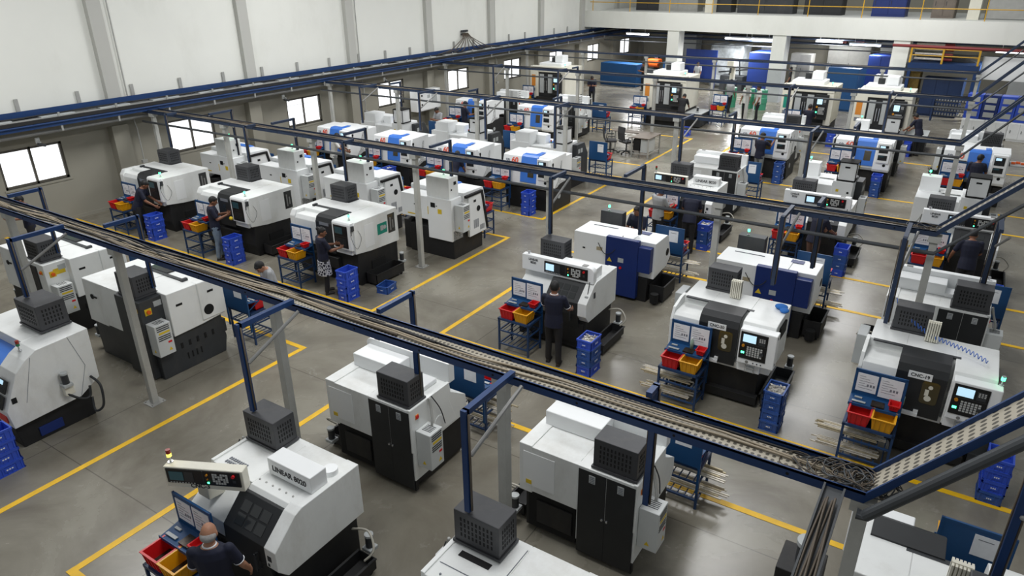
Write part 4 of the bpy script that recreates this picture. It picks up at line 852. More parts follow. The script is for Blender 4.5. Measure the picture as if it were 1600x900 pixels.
t = thing('power_cabinet', 'white wall cabinet between windows behind the grey-shirted worker', 'cabinet', (XW+.2, 24.95, .85)); q = MB(); q.box(-.1, .3, -.1, 1.6, 0, .9, 0, .01); q.build('cabinet_body', 'white_clean', t); q = MB(); q.box(.3, .33, .1, 1.56, .04, .86, 0, .006); dd = q.build('door', 'white_clean', t); q = MB(); q.cyl((.33, .2, .7), (.36, .2, .7), .04, 12); q.cyl((.33, .2, .3), (.36, .2, .3), .04, 12); q.box(.33, .335, .6, .8, .55, .7, 1); q.box(.33, .335, .9, 1.3, .3, .75, 1); q.build('door_knobs', ['void_black', 'grey_panel'], dd)
# cable glands with hanging cables half way along the wall
t = thing('cable_entry', 'row of dark cable entries on the white wall with cables fanning out', 'cable entry', (XW+.02, 29.2, 3.9)); q = MB()
for k in range(4): q.cyl((0, -.2+.13*k, 0), (.1, -.2+.13*k, .0), .05, 10); q.cyl((0, -.2+.13*k, .14), (.1, -.2+.13*k, .14), .05, 10)
q.build('gland', 'charcoal', t); q = MB()
for k in range(9):
    s = (k-4)*.28; q.tube([(.08, -.2+.05*k, .05), (.2, s*.3, -.15), (.25, s*.8, -.4), (.3, s*1.3, -.62), (.3, s*2.2, -.72)], .02, 6)
q.build('fanned_cables', 'cable_dark', t, True)
# ------------------------------------------------------------------ overhead trays across the hall
TY = [5.1, 12.2, 19.45, 26.7, 33.9, 44.2, 47.0]; ORD = ['nearest', 'second', 'third', 'fourth', 'fifth', 'sixth', 'farthest']; RISE = [1.29, 1.0, 1.15, 1.1, 1.05, 0, 0]
COLX = [-20.9, -17.5, -14.0, -10.6, -7.0, -3.47, -.05]
NUM = ['first', 'second', 'third', 'fourth', 'fifth', 'sixth', 'seventh']
for i, (ty, od, rs) in enumerate(zip(TY, ORD, RISE)):
    t = thing('cable_tray', '%s overhead cable tray crossing the hall, blue rails and perforated floor' % od, 'cable tray', (-10, ty, 2.9))
    X0, X1 = -11.3, 9.95
    for yy, nm in ((0, 'front_rail'), (.34, 'rear_rail')):
        b = MB(); b.box(X0, X1, yy-.012, yy+.012, -.095, -.012); b.box(X0, X1, yy-.012, yy+.028, -.020, -.012)
        v = MB()
        b.prism([(X1, -.095), (X1+2.4, -.095+2.4*rs), (X1+2.4, -.0+2.4*rs), (X1, -.0)], yy-.012, yy+.012, 'y')
        r = b.build(nm, 'blue_dull' if i else 'blue_steel', t)
        q = MB()
        for k in range(0, 22): q.cyl((X0+.3+k*.97, yy-.014, -.055), (X0+.3+k*.97, yy-.011, -.055), .014, 8)
        q.build('bolt_holes', 'void_black', r)
    b = MB(); b.box(X0, X1, .013, .327, -.068, -.06); b.prism([(X1, -.07), (X1+2.4, -.07+2.4*rs), (X1+2.4, -.055+2.4*rs), (X1, -.055)], .02, .33, 'y'); b.build('perforated_floor', 'perforated_tray', t)
    b = MB(); rnd = random.Random(i)
    for k in range(15 if i < 2 else 6):
        c = rnd.uniform(.05, .3); ph = rnd.uniform(0, 6); amp = rnd.uniform(.02, .07); e2 = X1-.1
        if k >= 3 and i < 2: e2 = 10+rnd.choice([-9.5, -8.7, -7.6, -6.5, -5.6, -4.8, -4.2])+rnd.uniform(-.4, .4)
        n = 40; pts = []
        for s in range(n):
            x = X0+.1+(e2-X0-.1)*s/(n-1); pts.append((x, min(.32, max(.03, c+amp*math.sin(x*1.1+ph)+.02*math.sin(x*3.1+ph))), -.05+.01*(k % 3)+.003*math.sin(x*2+ph)))
        b.tube(pts, rnd.choice([.009, .012, .015]), 6, rnd.choice([0, 1, 1, 2]))
    bd = b.build('cable_bundle', ['cable_dark', 'cable_grey', 'cable_black'], None, True); bd.location = (-10, ty, 2.9); tag(bd, 'loose cables lying along the %s overhead tray' % od, 'cables', kind='stuff')
    # pipe hung under the front rail
    off = .10 if i == 0 else .30
    b = MB(); b.tube([(-21.2 if i else -.08, ty-.10, 2.86-off), (-.02, ty-.10, 2.86-off), (2.3, ty-.10, 2.86-off+2.3*rs)], .032 if i else .045, 12); p = b.build('air_pipe', 'pipe_dark'); tag(p, 'grey air pipe slung below the front of the %s overhead tray' % od, 'pipe')
    for j, cx in enumerate(COLX):
        if i > 4: continue
        c = thing('column', 'pale grey steel column under the %s overhead tray, %s from the left wall' % (od, NUM[j]), 'column', (cx, ty+.08, 0), 0, 'columns under the overhead trays')
        q = MB(); q.box(-.055, .055, -.055, .055, .012, 2.79, 0, .006); q.build('shaft', 'column_paint', c)
        q = MB(); q.box(-.13, .13, -.13, .13, 0, .012); [q.cyl((sx*.1, sy*.1, .012), (sx*.1, sy*.1, .035), .014, 8) for sx in (-1, 1) for sy in (-1, 1)]; q.build('base_plate', 'steel_grey', c)
        q = MB(); q.box(-.09, .09, -.09, .09, 2.70, 2.80); q.build('head_bracket', 'column_paint', c)
def tangle(cx, cy, cz, n, lb, r=.2):
    b = MB(); rn = random.Random(int(cx*10+cy))
    for k in range(n):
        a = rn.uniform(0, 6); rr = rn.uniform(.07, r); px = cx+rn.uniform(-.22, .2); f = rn.uniform(.18, .26); lim = .145
        pts = [(px+rr*math.cos(a+s*f)*(1+.15*math.sin(s*.4)), cy+max(-lim, min(lim, rr*.8*math.sin(a+s*f)+.03*math.sin(s*.5+k))), cz-.04+.006*(k % 9)+.012*math.sin(s*.5+k)) for s in range(30)]; b.tube(pts, .0055, 6, k % 2)
    tag(b.build('cable_tangle', ['cable_dark', 'pipe_dark'], None, True), lb, 'cables', kind='stuff')
tangle(-.12, TY[0]+.17, 2.9, 20, 'tangle of grey cables at the right end of the nearest overhead tray')
tangle(-.5, TY[0]+.17, 2.89, 7, 'loops of thin cable before the tangle on the nearest overhead tray')
tangle(-.15, TY[1]+.17, 2.9, 8, 'small cable tangle at the right end of the second overhead tray')
# drop posts from trays to machines
def drop(x, ty, y, zb, lb, w_=.06, m='blue_steel', brace=True):
    t = thing('drop_post', lb, 'cable post', (x, y, 0)); q = MB(); q.box(-w_/2, w_/2, -.03, .03, zb, 2.97); m = 'blue_dull' if ty > 6 else m; q.build('post', m, t)
    ye = ty+.34 if y > ty else ty; s = 1 if y > ye else -1
    q = MB(); q.box(-w_/2, w_/2, min(0, ye-y), max(0, ye-y), 2.91, 2.97); q.build('arm', m, t)
    if brace and abs(ye-y) > .5: q = MB(); q.tube([(.03, s*-.03, 2.45), (.03+.1, (ye-y)*.95, 2.85)], .022, 8); q.build('brace', 'pipe_grey', t)
    q = MB(); q.tube([(w_/2+.012, .0, 2.93), (w_/2+.012, .0, zb+.02)], .012, 6); q.tube([(-w_/2-.012, .0, 2.93), (-w_/2-.012, .0, zb+.1)], .009, 6); q.build('cable', 'cable_dark', t, True)
    return t
# ------------------------------------------------------------------ machines
P = {}
P['sl'] = slant_lathe('slant_lathe', 'full', True); P['slN'] = slant_lathe('slant_lathe', 'low', True); P['slH'] = slant_lathe('slant_lathe', 'head', False, (-.74, -.06, 1.66, 'stack'), turn=26); P['slI'] = slant_lathe('slant_lathe', 'head', True, (-.84, .1, 1.69, 'off'))
P['slW'] = slant_lathe('slant_lathe', 'full', True, None, 'perforated_white')
P['dl'] = door_lathe('turning_lathe', 'CNC-20'); P['dl2'] = door_lathe('turning_lathe', 'CNC-19')
P['bl'] = big_lathe('big_lathe', True); P['bl2'] = big_lathe('big_lathe', False); P['bl4'] = big_lathe('big_lathe', False, 'charcoal'); P['bl3'] = big_lathe('big_lathe', False, 'base_black', 'white_paint')
P['bc'] = blue_cab_lathe('blue_cabinet_lathe')
P['bd'] = bluedoor_lathe('blue_door_lathe', None); P['bb'] = bluedoor_lathe('blue_door_lathe', 'box')
P['bx'] = boxy_lathe('boxy_lathe'); P['by'] = boxy_lathe('boxy_lathe', True); P['dl3'] = door_lathe('turning_lathe', 'CNC-1', .87, .42); P['ml'] = mill('machining_centre', 'label_orange'); P['ml2'] = mill('machining_centre', 'label_teal', False); P['ol'] = old_lathe('old_lathe')
for k in P: P[k].location = (0, 0, 0)
used = set(); MACH = {}
DEP = dict(sl=1.28, slH=1.28, slW=1.28, dl=1.27, dl2=1.27, bl=1.46, bl2=1.46, bc=1.1, bd=1.4, bb=1.4, bl3=1.46, bl4=1.46, slN=1.28, bx=1.45, by=1.45, dl3=1.27, slI=1.28, ml=1.9, ml2=1.9, ol=1.38)
# key: proto, x centre, y of front (or of back when turned), turned?, label, short phrase
ML_ = [
 ('M430','slH',-5.92,3.32,0,'white slant lathe nearest the camera with a panel head, attended by the bald worker','the nearest lathe with the bald worker'),
 ('M790','slN',-2.72,3.32,0,'white lathe cut off by the bottom edge, only its roof and dark box showing','the lathe cut off at the bottom'),
 ('M60','ol',-11.92,3.27,0,'old cream lathe with blue sloping door at the left edge, pump on its side','the old lathe at the left edge'),
 ('M250','bl4',-12.07,5.64,1,'white and charcoal lathe behind the leftmost leaning column, tall dark cabinet at its back','the lathe behind the leftmost leaning column'),
 ('M80','bl3',-15.25,5.64,1,'white lathe at the left edge with dark box and grey electrical cabinet under the tray','the second lathe from the left edge'),
 ('M640','sl',-6.12,5.75,1,'white lathe seen from behind with black cabinet doors, left of the two nearest','the left lathe with black rear doors'),
 ('M930','sl',-3.0,5.97,1,'white lathe seen from behind with black cabinet doors, right and nearer of two','the right lathe with black rear doors'),
 ('M1440','dl3',.72,5.55,1,'white lathe in the bottom right corner, its flat dark door top seen from above','the lathe in the bottom right corner'),
 ('M265','bl2',-19.13,10.5,0,'big white lathe on dark base by the left wall, farthest of the row of three','the big lathe by the left wall'),
 ('M385','bl2',-15.57,10.5,0,'big white lathe on dark base, middle of three, worker in pale jeans before it','the middle big lathe'),
 ('M545','bl',-12.0,10.5,0,'big white lathe on dark base with a teal sticker on its side','the big lathe with the teal sticker'),
 ('M880','sl',-5.92,10.42,0,'white lathe in the middle with worker in navy shirt at its sloping black door','the central lathe with the navy-shirted worker'),
 ('M1140','dl',-2.62,10.33,0,'white lathe with dark sliding door and nobody at it, plate reading CNC-20','the unattended lathe right of centre'),
 ('M1450','dl2',.30,10.33,0,'white lathe with dark sliding door at the right edge, blue coiled hose on roof','the right-hand lathe with blue coiled hose'),
 ('M340','bb',-19.2,13.0,1,'white lathe seen from behind under the second window, roof cabinet hidden by a column','the rear-facing lathe under the second window'),
 ('M440','bb',-16.4,13.0,1,'white lathe seen from behind with roof cabinet and lit tower light, second from wall','the rear-facing lathe second from the wall'),
 ('M550','bb',-13.75,13.0,1,'white lathe seen from behind with roof cabinet, right behind the teal-sticker lathe','the lathe behind the teal-sticker lathe'),
 ('M680','bb',-10.97,13.0,1,'white lathe seen from behind at the aisle corner, white roof cabinet and louvred side','the rear-facing lathe at the aisle corner'),
 ('M980','bc',-5.95,13.13,1,'white lathe with tall dark blue rear cabinet, worker in navy looking over it','the blue-cabinet lathe in the middle'),
 ('M1200','bc',-2.75,13.13,1,'white lathe with tall dark blue rear cabinet, nearer to the right edge','the blue-cabinet lathe on the right'),
 ('M1480','sl',.22,12.98,1,'white lathe seen from behind with black cabinet doors at the right edge','the black-doored lathe at the right edge'),
 ('M515','bd',-18.85,17.5,0,'blue-door lathe under the third window with a worker in white beside it','the blue-door lathe under the third window'),
 ('M605','bd',-16.1,17.5,0,'blue-door lathe second from the wall in the front blue-door row','the second blue-door lathe from the wall'),
 ('M725','bd',-13.4,17.5,0,'blue-door lathe with a worker in navy bending at its left side','the third blue-door lathe from the wall'),
 ('M820','bd',-10.8,17.5,0,'blue-door lathe at the aisle corner, crates of blue plastic at its front','the blue-door lathe at the aisle corner'),
 ('M1100','slI',-5.92,17.5,0,'white lathe with panel head and lettered roof box behind the second overhead tray','the panel-head lathe behind the second tray'),
 ('M1290','sl',-2.68,17.5,0,'white headered lathe behind the second tray, worker in brown trousers at it','the lathe with brown-trousered worker'),
 ('M1500','sl',.35,17.5,0,'white headered lathe at the right edge with a worker in navy bending at it','the headered lathe at the right edge'),
 ('M600','bx',-18.7,19.95,1,'boxy white lathe seen from behind, nearest the wall of the boxy row','the boxy lathe nearest the wall'),
 ('M710','bx',-15.2,19.95,1,'boxy white lathe seen from behind, middle of the boxy row on the left','the middle boxy lathe'),
 ('M860','bx',-11.8,19.95,1,'boxy white lathe seen from behind beside the main aisle, framed box on its roof','the boxy lathe beside the main aisle'),
 ('M1120','sl',-6.0,19.95,1,'white lathe seen from behind with black rear doors, right of the lone office chairs','the black-doored lathe near the office chairs'),
 ('M1300','by',-3.15,19.95,1,'boxy white lathe seen from behind with framed box, between two column lines on the right','the boxy lathe on the right'),
 ('M1520','by',-.2,19.95,1,'boxy white lathe seen from behind with framed box at the right edge','the boxy lathe at the right edge'),
 ('M735','bd',-18.1,24.8,0,'far blue-door lathe by the wall with a worker in navy and cap','the far blue-door lathe by the wall'),
 ('M840','bd',-14.9,24.8,0,'far blue-door lathe with a lit window, alone left of the far aisle','the far blue-door lathe left of the aisle'),
 ('M1205','bd',-5.75,24.8,0,'blue-door lathe on the right with a worker in navy and grey jeans','the blue-door lathe with the grey-jeans worker'),
 ('M1350','bd',-2.65,24.8,0,'blue-door lathe on the right with nobody at it','the unattended blue-door lathe on the right'),
 ('M1530','bd',.42,24.8,0,'blue-door lathe at the right edge with a worker in navy before its door','the blue-door lathe at the right edge'),
 ('M790f','slW',-18.0,27.2,1,'far lathe with white perforated box and black rear doors near the left wall','the far perforated-box lathe by the wall'),
 ('M890f','slW',-14.9,27.2,1,'far lathe with white perforated box and black rear doors beside the far aisle','the far perforated-box lathe by the aisle'),
 ('M1230f','sl',-5.9,27.2,1,'far lathe with black rear doors behind the blue-door lathe with the grey-jeans worker','the far black-doored lathe on the right'),
 ('M1370f','by',-2.9,27.2,1,'far boxy lathe with framed box before the orange-badged machining centre on the right','the far boxy lathe on the right'),
 ('M1560f','sl',.3,27.2,1,'far lathe with black rear doors at the right edge','the far black-doored lathe at the right edge'),
 ('V860','ml',-18.4,31.9,0,'tall cream machining centre with orange badge near the left wall windows','the machining centre near the left wall'),
 ('V1050','ml',-12.1,31.7,0,'tall cream machining centre with orange badge standing alone in the middle distance','the machining centre in the middle distance'),
 ('V1270','ml2',-5.85,31.7,0,'tall cream machining centre with green badge on the right','the green-badged machining centre'),
 ('V1370','ml',-3.0,31.5,0,'tall cream machining centre with orange badge on the right before the storage platform','the orange-badged machining centre on the right'),
]
NEAR = {}
for key, pk, x, y, turn, lb, near in ML_:
    loc = (x, y+DEP[pk] if turn else y, 0); rz = math.pi if turn else 0
    if pk not in used: o = P[pk]; used.add(pk); o.location = loc; o.rotation_euler = (0, 0, rz); o['label'] = lb; TREE.setdefault(o.name, kids(o))
    else: o = copy_tree(P[pk], None, loc, rz, lb)
    o['group'] = {'sl':'compact slant lathes','slH':'compact slant lathes','slW':'compact slant lathes','dl':'dark-door lathes','dl2':'dark-door lathes','bl':'big lathes on dark bases','bl2':'big lathes on dark bases','bc':'lathes with blue cabinets','bd':'blue-door lathes','bb':'blue-door lathes','bl3':'big lathes on dark bases','bl4':'big lathes on dark bases','slN':'compact slant lathes','bx':'boxy lathes','by':'boxy lathes','dl3':'dark-door lathes','slI':'compact slant lathes','ml':'machining centres','ml2':'machining centres','ol':'old lathes'}[pk]
    MACH[key] = (pk, x, y, turn); NEAR[key] = near
for k in P:
    if k not in used: print('UNUSED', k)
# ------------------------------------------------------------------ workstations
RK = {'front': rack_proto('bin_rack', 'front'), 'back': rack_proto('bin_rack', 'back')}
BR = bin_mesh('parts_bin', 'bin_red', 'parts_dark'); BY = bin_mesh('parts_bin', 'bin_yellow', 'parts_dark'); BS = bin_mesh('small_bin', 'bin_red', 'bin_red', .13, .16, .09)
CR = {'b': crate_mesh('crate', 'crate_blue'), 'd': crate_mesh('crate', 'crate_dull')}
BAR = MB().tube([(-.42, 0, 0), (.42, 0, 0)], .013, 8).build('bar_stock', 'stock_steel'); BAR2 = MB().tube([(-.40, 0, 0), (.40, 0, 0)], .014, 8).build('bar_stock', 'brass_stock')
taken = set()
def put(o, loc, rz, lb, cat, grp, kind=None):
    if o.name in taken: c = o.copy(); C.objects.link(c)
    else: taken.add(o.name); c = o
    c.location = loc; c.rotation_euler = (0, 0, rz); tag(c, lb, cat, grp, kind); return c
def station(key, dx, dy, bars=0, small=True, face=None, near=None, pos=None, rz=None):
    if pos is None:
        pk, x, y, turn = MACH[key]; px, py = (x+dx, (y+DEP[pk]-dy) if turn else y+dy); rz = math.pi if turn else 0
    else: (px, py), turn = pos, abs(rz or 0) > 2
    nr = near or NEAR[key]; pr = RK['back' if turn else 'front']
    lb = 'blue bin rack with notice board of %s' % nr
    if pr.name not in taken: taken.add(pr.name); TREE[pr.name] = kids(pr); o = pr; o.location = (px, py, 0); o.rotation_euler = (0, 0, rz); o['label'] = lb; o['group'] = 'bin racks beside the machines'
    else: o = copy_tree(pr, None, (px, py, 0), rz, lb, 'bin racks beside the machines')
    s = -1 if turn else 1; c_, s_ = math.cos(rz), math.sin(rz)
    L = lambda a, b, z: (px + a*c_ - b*s_, py + a*s_ + b*c_, z)
    put(BR, L(-.155, -.075, .682), rz, 'red bin on the rack of %s' % nr, 'bin', 'red bins on the racks')
    put(BY, L(.155, -.075, .682), rz, 'yellow bin on the rack of %s' % nr, 'bin', 'yellow bins on the racks')
    if small: put(BS, L(.24, .12, .905), rz, 'small red tray on the rack of %s' % nr, 'bin', 'small red trays')
    rn = random.Random(sum(map(ord, key)))
    for k in range(bars):
        lvl = (.435, .155)[k % 2]; y = -.15 + .2*((k//2) % 6)/5; z = lvl+.014+.028*(k//12)
        put(BAR if k % 3 else BAR2, L((-.24 if not turn else -.2)+rn.uniform(-.07, .07), y, z), rz+rn.uniform(-.015, .015), 'pale metal bar through the rack of %s' % nr, 'bar', 'bars through the rack of %s' % nr)
    return o
for key, dx, dy, bars in [('M430', -.36, -.41, 0), ('M880', -.41, -.39, 0), ('M1140', -.48, -.38, 16), ('M1450', -.56, -.48, 20), ('M265', -.25, -.52, 0), ('M385', -.45, -.52, 0), ('M545', -.42, -.52, 0),
    ('M515', -.75, -.36, 0), ('M605', -.75, -.36, 0), ('M725', -.8, -.36, 0), ('M820', -.85, -.34, 0), ('M1100', -.38, -.42, 0), ('M1290', -.45, -.42, 0), ('M1500', -.48, -.42, 0), ('M735', -.75, -.36, 0), ('M840', -.8, -.36, 0), ('M1205', -.7, -.36, 0), ('M1350', -.6, -.36, 0), ('M1530', -.5, -.36, 0),
    ('V860', -1.0, -.5, 0), ('V1050', -1.0, -.6, 0), ('V1270', -.4, -.75, 0)]: station(key, dx, dy, bars)
for key, dx, dy, bars in [('M250', .97, -.55, 0), ('M80', .97, -.55, 0), ('M640', .54, -.54, 14), ('M930', .7, -.5, 14), ('M1440', .28, -.75, 0), ('M340', .2, -.58, 0), ('M440', .2, -.58, 0), ('M550', .22, -.58, 0), ('M680', .22, -.58, 0), ('M980', .79, -.62, 12), ('M1200', .7, -.6, 12), ('M1480', .75, -.6, 0), ('M600', 1.2, -.5, 0), ('M710', 1.2, -.5, 0), ('M860', 1.35, -.5, 0), ('M1120', .7, -.55, 0), ('M890f', 1.0, -.5, 0)]: station(key, dx, dy, bars, True)
station('aisle', 0, 0, 0, True, None, 'the white-shirted men in the far aisle', (-10.0, 33.3), 0)
# bottle on the shelf of the unattended lathe's rack
for key, dx, nm in (('M1140', -.48, 'the unattended lathe right of centre'), ('M1450', -.36, 'the lathe at the right with the blue coiled hose')):
    pk, x, y, tn = MACH[key]; t = thing('bottle', 'clear bottle on the rack of %s' % nm, 'bottle', (x+dx+(.05 if key == 'M1140' else .12), y-.18, .91)); b = MB(); b.tube([(0, 0, 0), (0, 0, .13), (0, 0, .16), (0, 0, .18)], [.03, .03, .014, .012], 12); b.build('bottle_body', 'clear_green', t, True); b = MB(); b.cyl((0, 0, .18), (0, 0, .2), .014, 10); b.build('bottle_cap', 'white_clean', t)
# crate stacks
LV = {1: ['only'], 2: ['upper', 'lower'], 3: ['top', 'middle', 'bottom'], 4: ['top', 'second', 'third', 'bottom'], 5: ['top', 'second', 'middle', 'fourth', 'bottom']}
PILE = MB(); rp = random.Random(3)
for k in range(40): x, y = rp.uniform(-.11, .11), rp.uniform(-.15, .15); a = rp.uniform(0, 6); PILE.tube([(x-.025*math.cos(a), y-.025*math.sin(a), .11+rp.uniform(0, .03)), (x+.025*math.cos(a), y+.025*math.sin(a), .11+rp.uniform(0, .03))], .012, 7)
PILE.box(-.13, .13, -.18, .18, .02, .105)
PILE = PILE.build('workpieces', 'parts_light'); pile_used = False
def stack(x, y, cols, near, rz=0, pile=False):
    n = len(cols)
    for i, c in enumerate(cols):
        lv = LV[n][n-1-i]
        lb = ('%s blue crate of the stack at %s' % (lv, near)) if n > 1 else 'single blue crate at %s' % near
        rr = rz + random.uniform(-.03, .03)
        put(CR[c], (x+random.uniform(-.006, .006), y+random.uniform(-.006, .006), .176*i), rr, lb, 'crate', 'blue plastic crates')
    if pile: put(PILE, (x, y, .176*(n-1)), rz, 'pale workpieces heaped in the top crate at %s' % near, 'workpieces', None, 'stuff')
for key, x, y, cols, pl in [('M880', -4.84, 9.99, 'bddb', 1), ('M1140', -1.62, 10.03, 'dddd', 1), ('M1450', 1.33, 9.93, 'dbbb', 0), ('M545', -10.8, 9.99, 'bbbb', 0), ('M385', -14.76, 10.02, 'bbbb', 0), ('M265', -18.1, 10.03, 'bbbb', 0), ('M60', -10.78, 2.95, 'bbbb', 0),
    ('M820', -10.5, 17.16, 'bbbb', 0), ('M605', -16.0, 17.2, 'bbbb', 1), ('M725', -13.3, 17.18, 'bbb', 0), ('M1100', -5.12, 17.1, 'bddb', 1), ('M1290', -1.85, 17.12, 'bddb', 0), ('M1500', 1.25, 17.2, 'db', 0), ('M1205', -5.05, 24.45, 'dddd', 0), ('M1350', -2.05, 24.42, 'dddb', 0), ('V1050', -10.35, 30.2, 'bb', 0), ('V1270', -4.6, 31.2, 'bbb', 0), ('V1370', -1.8, 30.9, 'bbb', 0)]: stack(x, y, cols, NEAR[key], 0, pl)
b = CR['d']; stack(-10.35, 10.72, 'd', 'the floor right of the teal-sticker lathe', R(8))
# ------------------------------------------------------------------ drop posts
DR = [('M430', -6.52, 4.3, 1.8), ('M790', -3.3, 4.28, 1.8), ('M60', -11.9, 4.3, 2.0), ('M640', -5.42, 6.05, 1.42), ('M930', -1.99, 5.62, 1.5), ('M250', -11.32, 6.0, 1.65), ('M80', -14.5, 6.0, 1.65), ('M1440', 1.05, 6.1, 1.6), ('M880', -6.6, 11.62, 1.8), ('M1140', -2.2, 11.5, 1.75), ('M1450', -.42, 11.4, 1.55), ('M545', -12.45, 11.85, 2.0), ('M385', -16.05, 11.85, 2.0), ('M265', -19.55, 11.85, 2.0),
      ('M980', -5.45, 13.5, 1.42), ('M1200', -1.85, 13.0, 1.6), ('M680', -10.35, 13.3, 1.6), ('M550', -13.1, 13.3, 1.6), ('M440', -15.8, 13.3, 1.6), ('M340', -18.5, 13.3, 1.6), ('M1480', .78, 13.36, 1.5), ('M820', -10.45, 18.6, 1.7), ('M725', -13.0, 18.6, 1.7), ('M605', -15.7, 18.6, 1.7), ('M515', -18.4, 18.6, 1.7), ('M860', -11.2, 20.3, 2.05), ('M710', -14.5, 20.3, 2.05), ('M600', -18.0, 20.3, 2.05), ('M1120', -5.6, 20.4, 1.8), ('M1290', -3.2, 18.6, 1.8), ('M1300', -2.4, 20.5, 2.05), ('M1100', -6.5, 18.6, 1.8), ('M1205', -5.4, 26.0, 1.7), ('M1350', -2.3, 26.0, 1.7), ('M840', -14.5, 26.0, 1.7), ('M735', -17.7, 26.0, 1.7), ('M890f', -14.4, 27.5, 1.8)]
for key, x, y, zb in DR:
    ty = min(TY, key=lambda v: abs(v-y)); drop(x, ty, y, zb, 'slim cable post dropping to %s' % NEAR[key])
# ------------------------------------------------------------------ people
AR = lambda pf, ab, el, inn: (pf, ab, el, inn)
relaxed = ((8, 8, 14, -8), (8, 8, 14, -8)); work = ((28, 12, 62, -22), (28, 12, 62, -22)); reach = ((48, 10, 25, -14), (44, 10, 30, -14)); hold = ((22, 8, 82, -30), (22, 8, 82, -30))
W = R
person(-5.5, 9.86, W(14), 'man in navy polo and black trousers, back to us, at the central lathe', arms=((30, 10, 45, -10), (24, 14, 42, -6)), head=(16, 6), trim='text_white', vox=.011)
person(-5.46, 2.84, W(42), 'bald grey-haired man in navy polo at the bottom edge facing the nearest lathe', hair='bald', skin='skin_light', arms=((14, 10, 40, -14), (10, 16, 22, -6)), head=(14, 0), trim='text_white', vox=.011)
person(-11.42, 9.92, W(-22), 'woman in navy top and patterned skirt with hair bun at the teal-sticker lathe', hair='bun', pants='pants_black', skirt='skirt_pattern', arms=work, head=(12, -30), h=1.58, vox=.011)
person(-15.3, 9.98, W(-38), 'man in navy shirt and pale jeans holding a yellow cloth at the middle big lathe', pants='pants_jeans', arms=hold, head=(22, 0), trim=None, vox=.011)
b = MB(); ball(b, (-14.98, 10.25, 1.06), .055, (1.2, .8, .9)); tag(remesh(b.bm, 'wiping_cloth', 'label_yellow', None, .012), 'yellow cloth in the hands of the man in pale jeans', 'cloth')
person(-18.55, 9.92, W(-42), 'man in navy leaning towards the big lathe by the left wall', lean=24, arms=reach, head=(12, 0), vox=.012)
person(-10.84, 8.1, W(160), 'man in pale grey shirt reading papers at the rack behind the leftmost column', shirt='shirt_grey', lean=14, arms=hold, head=(34, 20), skin='skin_light', vox=.011)
b = MB(); ball(b, (-10.99, 7.6, 1.02), .07, (1.3, .8, .7)); ball(b, (-11.1, 7.56, 1.03), .05, (1.2, .9, .8)); tag(remesh(b.bm, 'white_cloth', 'paper', None, .014), 'white rag held by the man in the pale grey shirt', 'cloth')
person(-6.02, 14.74, W(172), 'man in navy facing us behind the blue-cabinet lathe in the middle', arms=hold, head=(14, -8), skin='skin', vox=.011)
person(-6.2, 16.5, W(-20), 'man in pale grey shirt and black trousers at the panel-head lathe', shirt='shirt_grey', arms=work, head=(20, -20))
person(-5.4, 16.6, W(10), 'man in navy bending over the front of the panel-head lathe', lean=22, arms=reach, head=(24, 20))
person(-2.45, 16.75, W(-30), 'man in dark shirt and brown trousers bending behind the second tray', pants='pants_brown', lean=14, arms=reach, head=(26, 10))
person(.62, 16.75, W(10), 'man in navy bending, back to us, at the right edge behind the second tray', lean=12, arms=((20, 22, 30, -10), (34, 10, 40, -10)), head=(24, -10))
person(-5.72, 24.35, W(-16), 'man in navy top and grey jeans at the right-hand blue-door lathe', pants='pants_grey', arms=((20, 8, 40, -16), (55, 12, 70, -10)), head=(10, -18))
person(.50, 24.45, W(-10), 'man in navy with dark cap before the blue door at the right edge', arms=work, head=(14, -20), cap='pants_black')
person(-18.3, 16.95, W(-40), 'man in white shirt beside the blue-door lathe under the third window', shirt='shirt_white', arms=reach, lean=10, head=(20, 0), pants='pants_grey')
person(-18.35, 22.9, W(170), 'man in grey shirt reading white papers in front of the wall power cabinet', shirt='shirt_grey', arms=hold, head=(34, 0))
b = MB(); ball(b, (-18.4, 22.52, 1.08), .07, (1.3, .6, .7)); tag(remesh(b.bm, 'white_cloth', 'paper', None, .016), 'white rag in the hands of the man in grey by the power cabinet', 'cloth')
person(-18.15, 24.42, W(-30), 'man in navy and blue cap at the far blue-door lathe by the wall', arms=work, head=(14, 0), cap='shirt_navy')
person(-13.15, 17.0, W(10), 'person in navy bending at the third blue-door lathe from the wall', lean=26, arms=reach, head=(20, 0))
person(-17.3, 34.75, W(200), 'man in navy looking down beside the far rack near the left wall', arms=hold, head=(36, 0), lean=8)
person(-11.0, 31.15, W(0), 'person in black bending over the machining centre in the middle distance', shirt='pants_black', lean=18, arms=reach, head=(30, 0))
person(-16.0, 42.6, W(180), 'man in grey shirt with arms forward behind the middle machining centre', shirt='shirt_grey', arms=work)
person(-14.35, 42.9, W(170), 'tall man in grey shirt standing behind the middle machining centre', shirt='shirt_grey', arms=relaxed)
person(-17.1, 41.2, W(150), 'man in dark clothes by the far blue bench', shirt='pants_black', arms=hold)
person(-10.45, 36.5, W(-20), 'man in pale grey shirt and black trousers walking away in the far aisle', shirt='shirt_grey', arms=relaxed, legs=(.14, -.12))
person(-9.2, 35.0, W(160), 'man in white shirt facing another beside the grey far column', shirt='shirt_white', arms=relaxed)
person(-8.65, 35.1, W(120), 'man in white shirt half hidden by the grey far column', shirt='shirt_white', arms=relaxed)
person(-9.0, 43.0, W(100), 'man in dark clothes right of the second platform column', shirt='pants_black', arms=relaxed)
person(-5.55, 30.9, W(-10), 'man in navy at the green-badged machining centre', arms=work, head=(20, 0))
person(-1.5, 31.0, W(60), 'man in navy leaning by the right-hand machining centre with red tool', arms=reach, lean=20, head=(20, 0))
person(-19.5, 7.6, W(170), 'person in navy at the left edge beyond the nearest tray', arms=work, head=(20, 0))
